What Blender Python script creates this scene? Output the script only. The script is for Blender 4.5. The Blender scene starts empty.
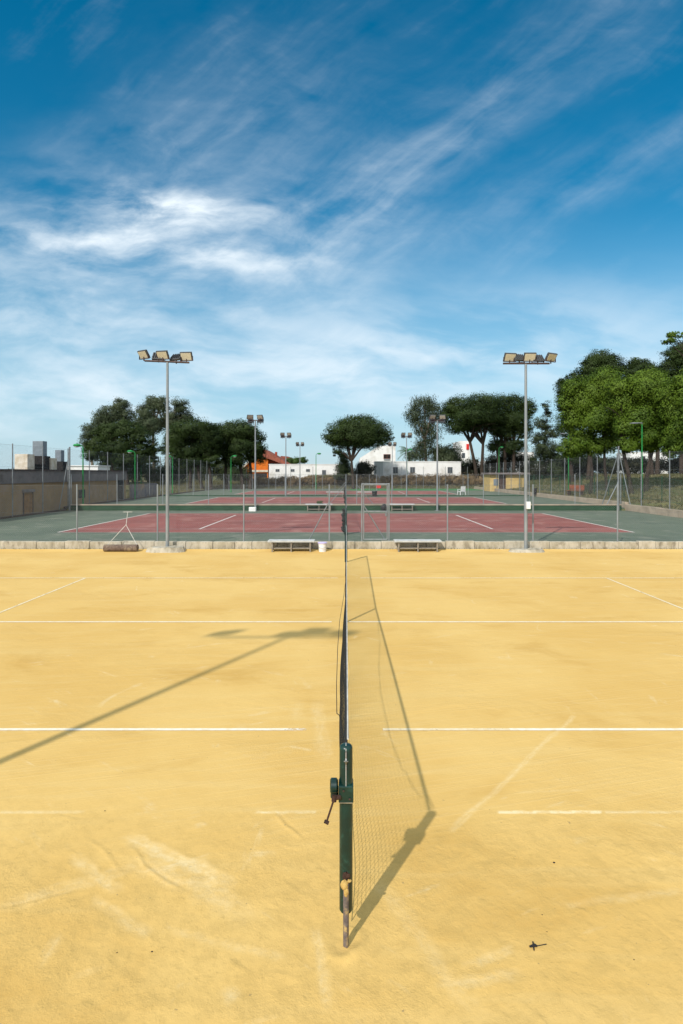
import bpy, math, random
import numpy as np
from mathutils import Vector, Matrix
R = math.radians
S = bpy.context.scene
col = S.collection
random.seed(4); rng = np.random.default_rng(4)

# ------------------------------------------------------------ camera, light
F = 566.6; HZ = 473.0; VX = 346.0; CH = 2.582
cd = bpy.data.cameras.new('camera'); cam = bpy.data.objects.new('camera', cd); col.objects.link(cam)
cam.location = (0, 0, CH); cam.rotation_euler = (R(90), 0, 0)
cd.sensor_fit = 'VERTICAL'; cd.sensor_height = 36; cd.lens = F / 1024 * 36
cd.shift_y = -(512 - HZ) / 1024; cd.shift_x = -(VX - 341.5) / 1024
cd.clip_start = .05; cd.clip_end = 9000
S.camera = cam
SUN_EL = 38.5
LX, LY = .612, 1.085                       # shadow of a 1 m stick
az_to_sun = math.atan2(-LX, -LY)           # measured from +Y towards +X
w = bpy.data.worlds.new('World'); S.world = w; w.use_nodes = True
nt = w.node_tree
def mk(nt, t, **k):
    n = nt.nodes.new(t)
    for a, b in k.items(): setattr(n, a, b)
    return n
def lk(nt, a, b): nt.links.new(a, b)
class X:                                   # tiny expression helper over math nodes
    nt = None
    def __init__(s, v): s.v = v
    @staticmethod
    def op(o, *a, clamp=False):
        n = X.nt.nodes.new('ShaderNodeMath'); n.operation = o; n.use_clamp = clamp
        for i, q in enumerate(a):
            if isinstance(q, X): X.nt.links.new(q.v, n.inputs[i])
            else: n.inputs[i].default_value = q
        return X(n.outputs[0])
    def __add__(s, o): return X.op('ADD', s, o)
    __radd__ = __add__
    def __sub__(s, o): return X.op('SUBTRACT', s, o)
    def __rsub__(s, o): return X.op('SUBTRACT', o, s)
    def __mul__(s, o): return X.op('MULTIPLY', s, o)
    __rmul__ = __mul__
    def __truediv__(s, o): return X.op('DIVIDE', s, o)
def sat(x): return X.op('ADD', x, 0.0, clamp=True)
def smooth(x, a, b):
    n = X.nt.nodes.new('ShaderNodeMapRange'); n.interpolation_type = 'SMOOTHSTEP'
    X.nt.links.new(x.v, n.inputs[0]); n.inputs[1].default_value = a; n.inputs[2].default_value = b
    return X(n.outputs[0])
def vec(x, y, z=0.0):
    n = X.nt.nodes.new('ShaderNodeCombineXYZ')
    for i, q in enumerate((x, y, z)):
        if isinstance(q, X): X.nt.links.new(q.v, n.inputs[i])
        else: n.inputs[i].default_value = q
    return n.outputs[0]
def noise(v, scale, detail=4, rough=.55, dist=0.0):
    n = X.nt.nodes.new('ShaderNodeTexNoise'); X.nt.links.new(v, n.inputs['Vector'])
    n.inputs['Scale'].default_value = scale; n.inputs['Detail'].default_value = detail
    n.inputs['Roughness'].default_value = rough; n.inputs['Distortion'].default_value = dist
    return X(n.outputs[0])
X.nt = nt
bg = nt.nodes['Background']
sky = mk(nt, 'ShaderNodeTexSky', sky_type='NISHITA', sun_disc=False, sun_elevation=R(SUN_EL),
         sun_rotation=az_to_sun, altitude=50, air_density=1.0, dust_density=.35, ozone_density=3.0)
hs = mk(nt, 'ShaderNodeHueSaturation'); hs.inputs['Saturation'].default_value = 1.42
hs.inputs['Hue'].default_value = .480; hs.inputs['Value'].default_value = 1.0
lk(nt, sky.outputs[0], hs.inputs['Color'])
tc = mk(nt, 'ShaderNodeTexCoord'); sp = mk(nt, 'ShaderNodeSeparateXYZ'); lk(nt, tc.outputs['Generated'], sp.inputs[0])
dx, dy, dz = X(sp.outputs[0]), X(sp.outputs[1]), X(sp.outputs[2])
ay = X.op('MAXIMUM', X.op('ABSOLUTE', dy), .12)
A = dx / ay; B = dz / ay                   # tangents of azimuth and elevation
wv = vec(A, B)
w1 = noise(wv, 2.2, 3) - .5; w2 = noise(vec(A + 7.3, B + 2.1), 2.2, 3) - .5
w3 = noise(vec(A + 3.3, B + 5.1), 9, 4) - .5
Aw = A + w1 * .16 + w3 * .035; Bw = B + w2 * .10 + w3 * .022
def blob(px, py, sx, sy, ang, amp, warp=True):
    a0 = (px - VX) / F; b0 = (HZ - py) / F; c, s_ = math.cos(R(ang)), math.sin(R(ang))
    u = (Aw if warp else A) - a0; v = (Bw if warp else B) - b0
    p = (u * c + v * s_) / (sx / F); q = (v * c - u * s_) / (sy / F)
    return X.op('EXPONENT', (p * p + q * q) * -.5) * amp
def streak(ang, su, sv, seed, detail=6):
    c, s_ = math.cos(R(ang)), math.sin(R(ang))
    return noise(vec((Aw * c + Bw * s_) * su + seed, (Bw * c - Aw * s_) * sv), 1.0, detail, .55, .15)
nh = streak(-6, 3.6, 13, 1.7); nd = streak(40, 2.6, 17, 9.1); nb = noise(vec(Aw + 4.0, Bw * 1.8), 5.5, 7, .62, .2)
fine = streak(24, 10, 46, 3.3, 5)
D = (blob(168, 208, 46, 11, -6, 1.9) + blob(140, 232, 80, 10, 2, .7) + blob(190, 258, 85, 11, -7, 1.0) + blob(90, 250, 170, 42, 2, .8)
     + blob(60, 320, 150, 22, 3, .75) + blob(130, 160, 120, 40, 15, .2)) * smooth(nh * .6 + nb * .4, .36, .68)
D = D + (blob(430, 150, 210, 30, 40, .42) + blob(330, 225, 70, 38, 20, .5) + blob(590, 180, 130, 22, 28, .34)
         + blob(250, 110, 110, 60, 30, .25)) * smooth(nd * .5 + nb * .5, .32, .74)
D = D + (blob(330, 375, 330, 32, 3, .95) + blob(420, 330, 220, 26, 4, .3) + blob(60, 400, 200, 26, 0, .4)) * smooth(nh, .3, .65)
D = D * (.72 + fine * .5) * .74 + smooth(nb * .5 + nd * .5, .52, .75) * .08
fill_veil = sat(smooth(B, .86, 1.5) + smooth(dy * -1.0, -.10, .35) * .9) * (.62 + nb * .3)   # unseen white cloud added overhead and behind to brighten and neutralise shadow fill
hz = (1 - smooth(B, -.02, .52)) * .82
D = sat(X.op('MAXIMUM', D * .9, fill_veil))
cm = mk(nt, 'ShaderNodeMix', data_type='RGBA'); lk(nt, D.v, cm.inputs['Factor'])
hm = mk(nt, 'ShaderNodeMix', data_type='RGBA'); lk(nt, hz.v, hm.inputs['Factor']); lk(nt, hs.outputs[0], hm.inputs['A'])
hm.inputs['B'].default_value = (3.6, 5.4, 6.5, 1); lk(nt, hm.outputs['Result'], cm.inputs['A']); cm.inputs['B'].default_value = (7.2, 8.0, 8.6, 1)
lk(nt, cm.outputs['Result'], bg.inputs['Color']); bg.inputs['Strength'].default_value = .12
sd = bpy.data.lights.new('sun', 'SUN'); sd.energy = 3.9; sd.angle = R(.95); sd.color = (1, .955, .88)
so = bpy.data.objects.new('sun', sd); col.objects.link(so)
so.rotation_euler = Vector((LX, LY, -1)).to_track_quat('-Z', 'Y').to_euler()
vs = S.view_settings; vs.view_transform = 'Standard'; vs.look = 'None'; vs.gamma = 1; vs.exposure = .06
S.cycles.transparent_max_bounces = 28

# ------------------------------------------------------------ helpers
def WP(px, py, Y):                          # a point of the place at distance Y
    return Vector(((px - VX) * Y / F, Y, CH - (py - HZ) * Y / F))
def tag(o, label, cat, group=None, kind=None):
    if label: o['label'] = label
    if cat: o['category'] = cat
    if group: o['group'] = group
    if kind: o['kind'] = kind
    return o
def thing(name, loc, label, cat, group=None, rz=0):
    o = bpy.data.objects.new(name, None); col.objects.link(o); o.location = loc; o.rotation_euler = (0, 0, rz)
    o.empty_display_size = .2
    return tag(o, label, cat, group)
class MB:
    def __init__(s): s.v = []; s.f = []; s.uv = None
    def box(s, c, d, rz=0, M=None):
        b = len(s.v); m = M or Matrix.Rotation(rz, 4, 'Z')
        for i in range(8):
            p = m @ Vector(((i & 1 or -1) * d[0] / 2, ((i >> 1 & 1) or -1) * d[1] / 2, ((i >> 2 & 1) or -1) * d[2] / 2))
            s.v.append(tuple(p + Vector(c)))
        for q in ((0, 2, 3, 1), (4, 5, 7, 6), (0, 1, 5, 4), (2, 6, 7, 3), (0, 4, 6, 2), (1, 3, 7, 5)):
            s.f.append(tuple(b + i for i in q))
        return s
    def b2(s, a, b):                        # box from min to max corner
        return s.box([(a[i] + b[i]) / 2 for i in range(3)], [abs(b[i] - a[i]) for i in range(3)])
    def path(s, pts, rad, n=8, cap=True, sq=1.0):
        pts = [Vector(p) for p in pts]
        if not hasattr(rad, '__len__'): rad = [rad] * len(pts)
        base = len(s.v); up = None
        for i, p in enumerate(pts):
            t = (pts[min(i + 1, len(pts) - 1)] - pts[max(i - 1, 0)]).normalized()
            if up is None: up = t.orthogonal().normalized()
            up = (up - t * up.dot(t)).normalized(); sd_ = t.cross(up)
            for k in range(n):
                a = 2 * math.pi * (k + .5) / n
                s.v.append(tuple(p + (up * math.cos(a) + sd_ * math.sin(a) * sq) * rad[i]))
        for i in range(len(pts) - 1):
            for k in range(n):
                k2 = (k + 1) % n; a = base + i * n; b = a + n
                s.f.append((a + k, a + k2, b + k2, b + k))
        if cap:
            s.f.append(tuple(base + k for k in reversed(range(n))))
            s.f.append(tuple(base + (len(pts) - 1) * n + k for k in range(n)))
        return s
    def poly(s, pts): b = len(s.v); s.v += [tuple(p) for p in pts]; s.f.append(tuple(range(b, b + len(pts)))); return s
    def prism(s, pts, d):                   # extrude a polygon by vector d
        b = len(s.v); n = len(pts); d = Vector(d)
        s.v += [tuple(p) for p in pts] + [tuple(Vector(p) + d) for p in pts]
        s.f.append(tuple(range(b, b + n))); s.f.append(tuple(b + n + i for i in reversed(range(n))))
        for i in range(n): j = (i + 1) % n; s.f.append((b + i, b + n + i, b + n + j, b + j))
        return s
    def ball(s, c, r, n=10, m=7, jit=0):
        b = len(s.v); c = Vector(c)
        if not hasattr(r, '__len__'): r = (r, r, r)
        for i in range(m + 1):
            th = math.pi * i / m
            for k in range(n):
                ph = 2 * math.pi * k / n; q = 1 + random.uniform(-jit, jit)
                s.v.append((c.x + r[0] * q * math.sin(th) * math.cos(ph), c.y + r[1] * q * math.sin(th) * math.sin(ph), c.z + r[2] * q * math.cos(th)))
        for i in range(m):
            for k in range(n):
                k2 = (k + 1) % n; s.f.append((b + i * n + k, b + (i + 1) * n + k, b + (i + 1) * n + k2, b + i * n + k2))
        return s
    def build(s, name, mat, parent=None, smooth=False, bevel=0, loc=None):
        me = bpy.data.meshes.new(name); me.from_pydata(s.v, [], s.f); me.update()
        if smooth:
            me.polygons.foreach_set('use_smooth', [True] * len(me.polygons))
            me.set_sharp_from_angle(angle=R(40))
        me.materials.append(mat)
        o = bpy.data.objects.new(name, me); col.objects.link(o)
        if parent: o.parent = parent
        if loc: o.location = loc
        if bevel:
            m = o.modifiers.new('bevel', 'BEVEL'); m.width = bevel; m.segments = 2; m.limit_method = 'ANGLE'
        return o
def copy_tree(o, parent=None):
    c = o.copy(); col.objects.link(c)
    if parent: c.parent = parent
    for ch in [q for q in o.children]: copy_tree(ch, c)
    return c

def mat(name, c1, c2=None, scale=3.0, rough=.8, bump=0.0, bscale=None, metal=0, detail=6, stretch=(1, 1, 1), spec=.3, c3=None, s3=.6, trans=0):
    m = bpy.data.materials.new(name); m.use_nodes = True; t = m.node_tree; X.nt = t
    p = t.nodes['Principled BSDF']; p.inputs['Roughness'].default_value = rough; p.inputs['Metallic'].default_value = metal
    p.inputs['Specular IOR Level'].default_value = spec
    c2 = c2 or [x * .75 for x in c1]
    tc = mk(t, 'ShaderNodeTexCoord'); mp = mk(t, 'ShaderNodeMapping'); mp.inputs['Scale'].default_value = stretch
    lk(t, tc.outputs['Object'], mp.inputs[0])
    n = noise(mp.outputs[0], scale, detail, .6)
    f = smooth(n, .32, .68)
    mx = mk(t, 'ShaderNodeMix', data_type='RGBA'); lk(t, f.v, mx.inputs['Factor'])
    mx.inputs['A'].default_value = (*c1, 1); mx.inputs['B'].default_value = (*c2, 1); out = mx.outputs['Result']
    if c3:
        n3 = smooth(noise(mp.outputs[0], s3, 5, .6, .4), .5, .72)
        m3 = mk(t, 'ShaderNodeMix', data_type='RGBA'); lk(t, n3.v, m3.inputs['Factor']); lk(t, out, m3.inputs['A'])
        m3.inputs['B'].default_value = (*c3, 1); out = m3.outputs['Result']
    lk(t, out, p.inputs['Base Color'])
    if bump:
        b = mk(t, 'ShaderNodeBump'); b.inputs['Strength'].default_value = 1; b.inputs['Distance'].default_value = bump
        lk(t, noise(mp.outputs[0], bscale or scale * 4, 5, .65).v, b.inputs['Height']); lk(t, b.outputs[0], p.inputs['Normal'])
    m['p'] = 1
    return m
def leafmat(name, c1, c2, ls=.25):
    m = bpy.data.materials.new(name); m.use_nodes = True; t = m.node_tree; X.nt = t
    p = t.nodes['Principled BSDF']; p.inputs['Roughness'].default_value = .6; p.inputs['Specular IOR Level'].default_value = .25
    g = mk(t, 'ShaderNodeNewGeometry'); tc = mk(t, 'ShaderNodeTexCoord')
    f = sat(X(g.outputs['Random Per Island']) * .6 + smooth(noise(tc.outputs['Object'], ls, 3), .35, .65) * .5)
    mx = mk(t, 'ShaderNodeMix', data_type='RGBA'); lk(t, f.v, mx.inputs['Factor'])
    mx.inputs['A'].default_value = (*c1, 1); mx.inputs['B'].default_value = (*c2, 1)
    lk(t, mx.outputs['Result'], p.inputs['Base Color'])
    tr = mk(t, 'ShaderNodeBsdfTranslucent'); lk(t, mx.outputs['Result'], tr.inputs[0])
    ms = mk(t, 'ShaderNodeMixShader'); ms.inputs[0].default_value = .28
    lk(t, p.outputs[0], ms.inputs[1]); lk(t, tr.outputs[0], ms.inputs[2]); lk(t, ms.outputs[0], t.nodes['Material Output'].inputs[0])
    return m

M = {}
M['galv'] = mat('galvanised_steel', (.30, .32, .33), (.22, .24, .25), 6, .5, metal=.35, stretch=(1, 1, .3))
M['galvd'] = mat('dull_galvanised_steel', (.22, .23, .235), (.15, .16, .165), 6, .6, metal=.2)
M['pgreen'] = mat('post_green_paint', (.002, .030, .023), (.0015, .018, .014), 9, .33, .0008, 60, c3=(.012, .055, .042), s3=14, spec=.5)
M['lgreen'] = mat('lamp_green_paint', (.015, .24, .055), (.012, .19, .04), 2, .5)
M['rust'] = mat('rusted_iron', (.065, .030, .018), (.03, .016, .012), 40, .85, .001, 90)
M['pipe'] = mat('weathered_pipe', (.17, .135, .12), (.10, .08, .075), 30, .8, .001, 60, c3=(.5, .35, .14), s3=18)
M['plaster'] = mat('sand_clump', (.55, .37, .12), (.42, .27, .08), 40, .95, .004, 80)
M['chrome'] = mat('bright_metal', (.42, .42, .40), (.22, .22, .2), 30, .35, metal=.8)
M['cord'] = mat('black_net_cord', (.018, .02, .02), (.012, .014, .014), 10, .8)
M['cable'] = mat('pale_cable', (.62, .6, .55), (.45, .43, .38), 12, .5)
M['white'] = mat('white_render', (.80, .79, .77), (.72, .70, .67), .7, .9, .003, 20, c3=(.6, .57, .52), s3=.5)
M['whitep'] = mat('white_plastic', (.78, .77, .76), (.7, .69, .68), 4, .45)
M['lid'] = mat('lavender_plastic', (.52, .46, .68), (.48, .42, .62), 4, .45)
M['bench'] = mat('bench_concrete', (.50, .51, .50), (.38, .39, .38), 7, .75, .002, 40)
M['benchleg'] = mat('bench_leg_metal', (.3, .27, .22), (.2, .17, .13), 7, .7)
M['dark'] = mat('dark_plastic', (.012, .012, .014), (.02, .02, .022), 8, .6)
M['darkmetal'] = mat('dark_metal', (.05, .035, .03), (.09, .05, .04), 9, .6, metal=.2)
M['led'] = mat('lamp_glass', (.60, .56, .45), (.48, .45, .36), 18, .25, spec=.6)
M['hous'] = mat('lamp_housing', (.06, .065, .07), (.09, .09, .095), 12, .5)
M['orange'] = mat('orange_render', (.68, .17, .02), (.55, .13, .015), 1.5, .9)
M['brick'] = mat('red_brick', (.33, .07, .035), (.24, .05, .03), 4, .9)
M['tile'] = mat('roof_tile', (.30, .09, .055), (.18, .06, .04), 3, .9, .03, 6)
M['trim'] = mat('cream_trim', (.70, .64, .54), (.5, .42, .3), 3, .9)
M['ochre'] = mat('ochre_render', (.31, .195, .095), (.24, .155, .08), 1.2, .92, .004, 12, c3=(.3, .2, .13), s3=.7)
M['yellow'] = mat('yellow_block', (.58, .42, .18), (.47, .33, .13), 1.8, .92, .004, 12, c3=(.5, .36, .16), s3=1.0)
M['fascia'] = mat('grey_sheet', (.22, .185, .175), (.17, .145, .14), 1.5, .8, c3=(.13, .11, .1), s3=1.3)
M['hvac'] = mat('grey_hvac', (.22, .25, .28), (.17, .2, .22), 4, .6, metal=.2)
M['black'] = mat('dark_opening', (.012, .010, .01), (.02, .017, .015), 4, .8)
M['glass'] = mat('window_glass', (.05, .06, .07), (.08, .09, .1), 3, .15, spec=.6)
M['frame'] = mat('grey_window_frame', (.3, .3, .3), (.24, .24, .24), 3, .6)
M['redp'] = mat('red_plastic', (.65, .03, .02), (.5, .025, .02), 4, .5)
M['wood'] = mat('brown_wood', (.26, .075, .03), (.18, .05, .02), 8, .8, stretch=(.2, 1, 1))
M['roller'] = mat('worn_roller_foam', (.17, .12, .09), (.10, .07, .055), 12, .95, .006, 30, c3=(.28, .22, .15), s3=5)
M['bark'] = mat('bark', (.06, .043, .032), (.03, .022, .016), 3, .95, .03, 8, stretch=(1, 1, .3))
M['barkp'] = mat('pale_bark', (.28, .23, .18), (.16, .13, .1), 3, .95, .02, 8, stretch=(1, 1, .3))
M['pine'] = leafmat('pine_foliage', (.016, .034, .007), (.052, .082, .016))
M['euc'] = leafmat('eucalyptus_foliage', (.040, .062, .030), (.11, .135, .065))
M['decid'] = leafmat('deciduous_foliage', (.055, .112, .010), (.14, .212, .018))
M['hedge'] = leafmat('hedge_foliage', (.014, .018, .009), (.038, .040, .018))
M['shrub'] = leafmat('shrub_foliage', (.03, .05, .02), (.08, .10, .04))
M['palm'] = leafmat('palm_foliage', (.04, .09, .02), (.10, .17, .04))
M['bush'] = leafmat('dry_hedge_foliage', (.17, .115, .06), (.32, .225, .115))
M['grassb'] = leafmat('dry_grass_blades', (.09, .10, .035), (.20, .17, .08), .4)

# sand surface
def sandmat():
    m = bpy.data.materials.new('ochre_sand'); m.use_nodes = True; t = m.node_tree; X.nt = t
    p = t.nodes['Principled BSDF']; p.inputs['Roughness'].default_value = .95; p.inputs['Specular IOR Level'].default_value = .15
    tc = mk(t, 'ShaderNodeTexCoord'); o = tc.outputs['Object']
    s = mk(t, 'ShaderNodeSeparateXYZ'); lk(t, o, s.inputs[0]); x, y = X(s.outputs[0]), X(s.outputs[1])
    big = noise(o, .35, 4, .6); mid = noise(o, 1.6, 6, .62, .4); gr = noise(o, 55, 4, .7); gr2 = noise(o, 260, 2, .7)
    def rot(a, su, sv, seed, **k):
        c, s_ = math.cos(R(a)), math.sin(R(a))
        wx = noise(o, .35, 1) * .35
        return noise(vec((x * c + y * s_) * su + seed, (y * c - x * s_ + wx) * sv), 1, **k)
    sw1 = rot(-38, 1.1, 7, 3, detail=6, rough=.7); sw2 = rot(24, 1.0, 6, 11, detail=6, rough=.7); sw3 = rot(0, .35, 5, 20, detail=4)
    selm = smooth(noise(o, .55, 2), .42, .58)
    sweep = sw1 * selm + sw2 * (1 - selm)
    # pale smears and orange damp stains with shapes of their own
    pale = smooth(sweep, .56, .72) * smooth(mid, .46, .62)
    pale2 = smooth(noise(vec(x * 2.2, y * 1.2 + 5), 1, 5, .6, .8), .64, .74)
    damp = smooth(noise(vec(x * .55 + 8, y * .9), 1, 6, .62, .5), .52, .74)
    rough_ = smooth(noise(vec(x * .5 + 2, y * .8 + 9), 1, 4, .6, .6), .48, .62)
    def mix(fac, a, b):
        mx = mk(t, 'ShaderNodeMix', data_type='RGBA')
        lk(t, fac.v, mx.inputs['Factor'])
        for q, k in ((a, 'A'), (b, 'B')):
            if isinstance(q, tuple): mx.inputs[k].default_value = (*q, 1)
            else: lk(t, q, mx.inputs[k])
        return mx.outputs['Result']
    c = mix(smooth(big, .35, .65), (.675, .45, .152), (.615, .388, .116))
    c = mix(damp * .6, c, (.50, .29, .07))
    c = mix(smooth(sw3, .5, .7) * .25, c, (.68, .49, .2))
    c = mix(sat(pale * .75 + pale2 * .5), c, (.72, .57, .32))
    c = mix(smooth(gr, .5, .72) * .28 * (rough_ * .8 + .3), c, (.42, .28, .10))
    c = mix(smooth(noise(o, 24, 2, .5), .735, .77) * .7, c, (.28, .2, .1))
    at_ = mk(t, 'ShaderNodeAttribute', attribute_name='scuff'); tot = X(at_.outputs['Fac'])
    scr = smooth(noise(vec(x * 3.0, y * 3.0), 6, 5, .7), .34, .6)
    near = smooth(y + (mid - .5) * 1.6 + X.op('ABSOLUTE', x) * -.12, 4.5, 3.5)        # trampled strip outside the sideline
    mot = smooth(noise(o, 7, 6, .7, .3), .42, .66) * .42 + smooth(noise(o, 22, 4, .7), .48, .7) * .25
    c = mix(sat(mot * (near * .85 + .12)), c, (.50, .33, .105))
    brush = smooth(noise(vec((x * .97 + y * .25) * .8, (y * .97 - x * .25) * 38), 1, 4, .6), .45, .7) * (1 - near)
    c = mix(brush * .16, c, (.74, .56, .27))
    c = mix(sat(tot * (scr * .6 + .4) * .85), c, (.77, .62, .35))
    lk(t, c, p.inputs['Base Color'])
    h =  brush * .0015 + mot * near * .004 + gr * .0035 * (rough_ + .35) + gr2 * .0012 + sweep * .006 * (rough_ + .3) + mid * .008 + noise(o, 9, 4, .6) * .004
    b = mk(t, 'ShaderNodeBump'); b.inputs['Strength'].default_value = .8; b.inputs['Distance'].default_value = 1
    lk(t, h.v, b.inputs['Height']); lk(t, b.outputs[0], p.inputs['Normal'])
    return m
M['sand'] = sandmat()
def linemat(name, wear, c=(.80, .77, .68), dirt=(.66, .47, .19)):
    m = bpy.data.materials.new(name); m.use_nodes = True; t = m.node_tree; X.nt = t
    p = t.nodes['Principled BSDF']; p.inputs['Roughness'].default_value = .8
    tc = mk(t, 'ShaderNodeTexCoord'); o = tc.outputs['Object']
    a = noise(o, 3.0, 6, .7); b = noise(o, 30, 4, .7)
    cov = sat((a * .6 + b * .4 - (wear * .55 + .2)) * 9.0 + .5)
    mx = mk(t, 'ShaderNodeMix', data_type='RGBA'); lk(t, (smooth(noise(o, 14, 4), .35, .7) * (.35 + wear * .5)).v, mx.inputs['Factor'])
    mx.inputs['A'].default_value = (*c, 1); mx.inputs['B'].default_value = (*dirt, 1); lk(t, mx.outputs['Result'], p.inputs['Base Color'])
    tr = mk(t, 'ShaderNodeBsdfTransparent'); ms = mk(t, 'ShaderNodeMixShader')
    lk(t, cov.v, ms.inputs[0]); lk(t, tr.outputs[0], ms.inputs[1]); lk(t, p.outputs[0], ms.inputs[2])
    lk(t, ms.outputs[0], t.nodes['Material Output'].inputs[0])
    return m
M['line0'] = linemat('court_line_clean', .16, (.78, .73, .60)); M['line1'] = linemat('court_line_dusty', .38, (.74, .63, .42)); M['line2'] = linemat('court_line_buried', .56)
M['linep'] = linemat('court_paint_white', .2, (.60, .55, .50), (.42, .28, .25))
def hardmat(name, c1, c2, c3):
    return mat(name, c1, c2, .35, .85, .002, 60, c3=c3, s3=.9, detail=8)
M['hgreen'] = hardmat('green_acrylic', (.115, .142, .098), (.085, .11, .077), (.17, .18, .135))
M['hred'] = hardmat('red_acrylic', (.27, .082, .066), (.20, .06, .05), (.33, .15, .12))
M['turf'] = mat('artificial_turf', (.03, .16, .04), (.045, .2, .055), 2, .95)
M['wallc'] = mat('old_concrete', (.50, .45, .36), (.33, .29, .21), 4.5, .95, .02, 16, c3=(.22, .19, .14), s3=5.0, stretch=(1, 1, .45))
M['wallt'] = mat('tan_concrete', (.44, .35, .26), (.34, .27, .2), 1.5, .95, .008, 10, c3=(.24, .2, .15), s3=.8)
M['wallg'] = mat('dark_green_wall_paint', (.018, .065, .03), (.012, .045, .022), 1.5, .8)
def groundmat():
    m = mat('dry_grass_ground', (.075, .10, .028), (.17, .145, .065), .22, .98, .05, 4, c3=(.23, .17, .095), s3=.12, detail=8)
    return m
M['ground'] = groundmat()
def chainmat(name, c, spacing=.05, wire=.0014):
    m = bpy.data.materials.new(name); m.use_nodes = True; t = m.node_tree; X.nt = t
    p = t.nodes['Principled BSDF']; p.inputs['Base Color'].default_value = (*c, 1); p.inputs['Roughness'].default_value = .6; p.inputs['Metallic'].default_value = .2
    uv = mk(t, 'ShaderNodeUVMap'); s = mk(t, 'ShaderNodeSeparateXYZ'); lk(t, uv.outputs[0], s.inputs[0]); u, v = X(s.outputs[0]), X(s.outputs[1])
    a = X.op('FRACT', (u + v) / (spacing * 1.414)); b = X.op('FRACT', (u - v) / (spacing * 1.414) + 100.0)
    k = wire / spacing * 1.0
    f = X.op('MAXIMUM', X.op('LESS_THAN', a, k), X.op('LESS_THAN', b, k))
    tr = mk(t, 'ShaderNodeBsdfTransparent'); ms = mk(t, 'ShaderNodeMixShader')
    lk(t, f.v, ms.inputs[0]); lk(t, tr.outputs[0], ms.inputs[1]); lk(t, p.outputs[0], ms.inputs[2])
    lk(t, ms.outputs[0], t.nodes['Material Output'].inputs[0])
    return m
M['chain'] = chainmat('chain_link_wire', (.22, .23, .24), wire=.002); M['chainf'] = chainmat('fine_chain_link_wire', (.22, .23, .24), wire=.0007)

def chain_panel(p0, p1, z0, z1, parent, name='wire_mesh', m='chain'):
    p0, p1 = Vector(p0), Vector(p1); L = (p1 - p0).length
    me = bpy.data.meshes.new(name)
    me.from_pydata([(p0.x, p0.y, z0), (p1.x, p1.y, z0), (p1.x, p1.y, z1), (p0.x, p0.y, z1)], [], [(0, 1, 2, 3)])
    ul = me.uv_layers.new(name='UVMap')
    for i, q in enumerate(((0, z0), (L, z0), (L, z1), (0, z1))): ul.data[i].uv = q
    me.materials.append(M[m]); o = bpy.data.objects.new(name, me); col.objects.link(o); o.parent = parent
    return o

# ------------------------------------------------------------ the setting
G2, G3 = .13, .31
def sst(t): t = min(max(t, 0), 1); return t * t * (3 - 2 * t)
def terr(x, y):
    base = -.05 if y < 19.3 else (G2 - .05 if y < 37.2 else G3 - .05)
    d = 0
    if x > 18.6: d = max(d, .25 + sst((x - 18.6) / 15) * 1.75)
    if x < -18.6 and y > 49: d = max(d, sst((-x - 18.6) / 25) * .9)
    if y > 82:
        d = max(d, sst((y - 82) / 7) * (1.75 if x > -6 else 1.2 if x > -14 else .8))
    z = base + d
    if abs(x) > 19 or y > 83: z += .12 * math.sin(x * .31 + y * .17) * math.cos(y * .23) * min(1, d)
    return z
def lin(a, b, s): return list(np.arange(a, b, s))
gx = [-4000, -1500, -600, -250, -120, -80] + lin(-60, -19, 2.5) + [-18.9, -18.5] + lin(-17, 18, 2.5) + [18.5, 18.65] + lin(19.3, 60, 1.3) + [70, 90, 130, 250, 600, 1500, 4000]
gy = [-400, -100, -30, 0, 10, 19.25, 19.35, 28, 37.15, 37.25] + lin(39, 82, 2.0) + lin(82, 100, 1.2) + [110, 125, 150, 200, 300, 500, 1000, 2500, 8000]
gm = MB(); gm.v = [(x, y, terr(x, y)) for y in gy for x in gx]; nx = len(gx)
gm.f = [(j * nx + i, j * nx + i + 1, (j + 1) * nx + i + 1, (j + 1) * nx + i) for j in range(len(gy) - 1) for i in range(nx - 1)]
tag(gm.build('ground', M['ground'], smooth=True), None, None, kind='structure')

# sand court with a few real ridges and the crater round the post pipe
STR = [(130, 835, 228, 888, 9, .8), (75, 856, 118, 892, 7, .55), (92, 900, 150, 935, 6, .4), (255, 855, 268, 854, 6, .9), (228, 990, 236, 1003, 8, .6),
(450, 832, 575, 716, 3, .55), (455, 676, 478, 684, 2.5, .7), (287, 745, 312, 751, 3, .7), (318, 690, 322, 760, 7, .35), (520, 792, 585, 790, 2, .3),
(440, 985, 520, 975, 7, .4), (570, 842, 582, 840, 4, .6), (40, 965, 62, 935, 6, .4), (75, 975, 105, 965, 5, .4), (315, 930, 332, 1010, 7, .45), (470, 965, 510, 950, 6, .4), (296, 660, 300, 720, 6, .25), (170, 930, 290, 960, 5, .3), (560, 905, 683, 890, 5, .3), (497, 812, 603, 812, 2.6, 1.5), (603, 812, 683, 812, 2.4, .7), (257, 812, 316, 812, 2.4, .95), (0, 812, 82, 812, 2.6, .6), (130, 860, 250, 915, 14, .45), (0, 905, 130, 868, 10, .35), (380, 880, 470, 1010, 10, .25)]
sx = np.array([-18.3, -12, -8, -5, -3.2] + lin(-2.8, 2.8, .0135) + [3.2, 5, 8, 12, 18.3])
sy = np.array([-8, 0, 2] + lin(2.4, 6.2, .0135) + [6.5, 7, 9, 12, 15, 17] + lin(17.6, 19.1, .15))
XX, YY = np.meshgrid(sx, sy)
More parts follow.
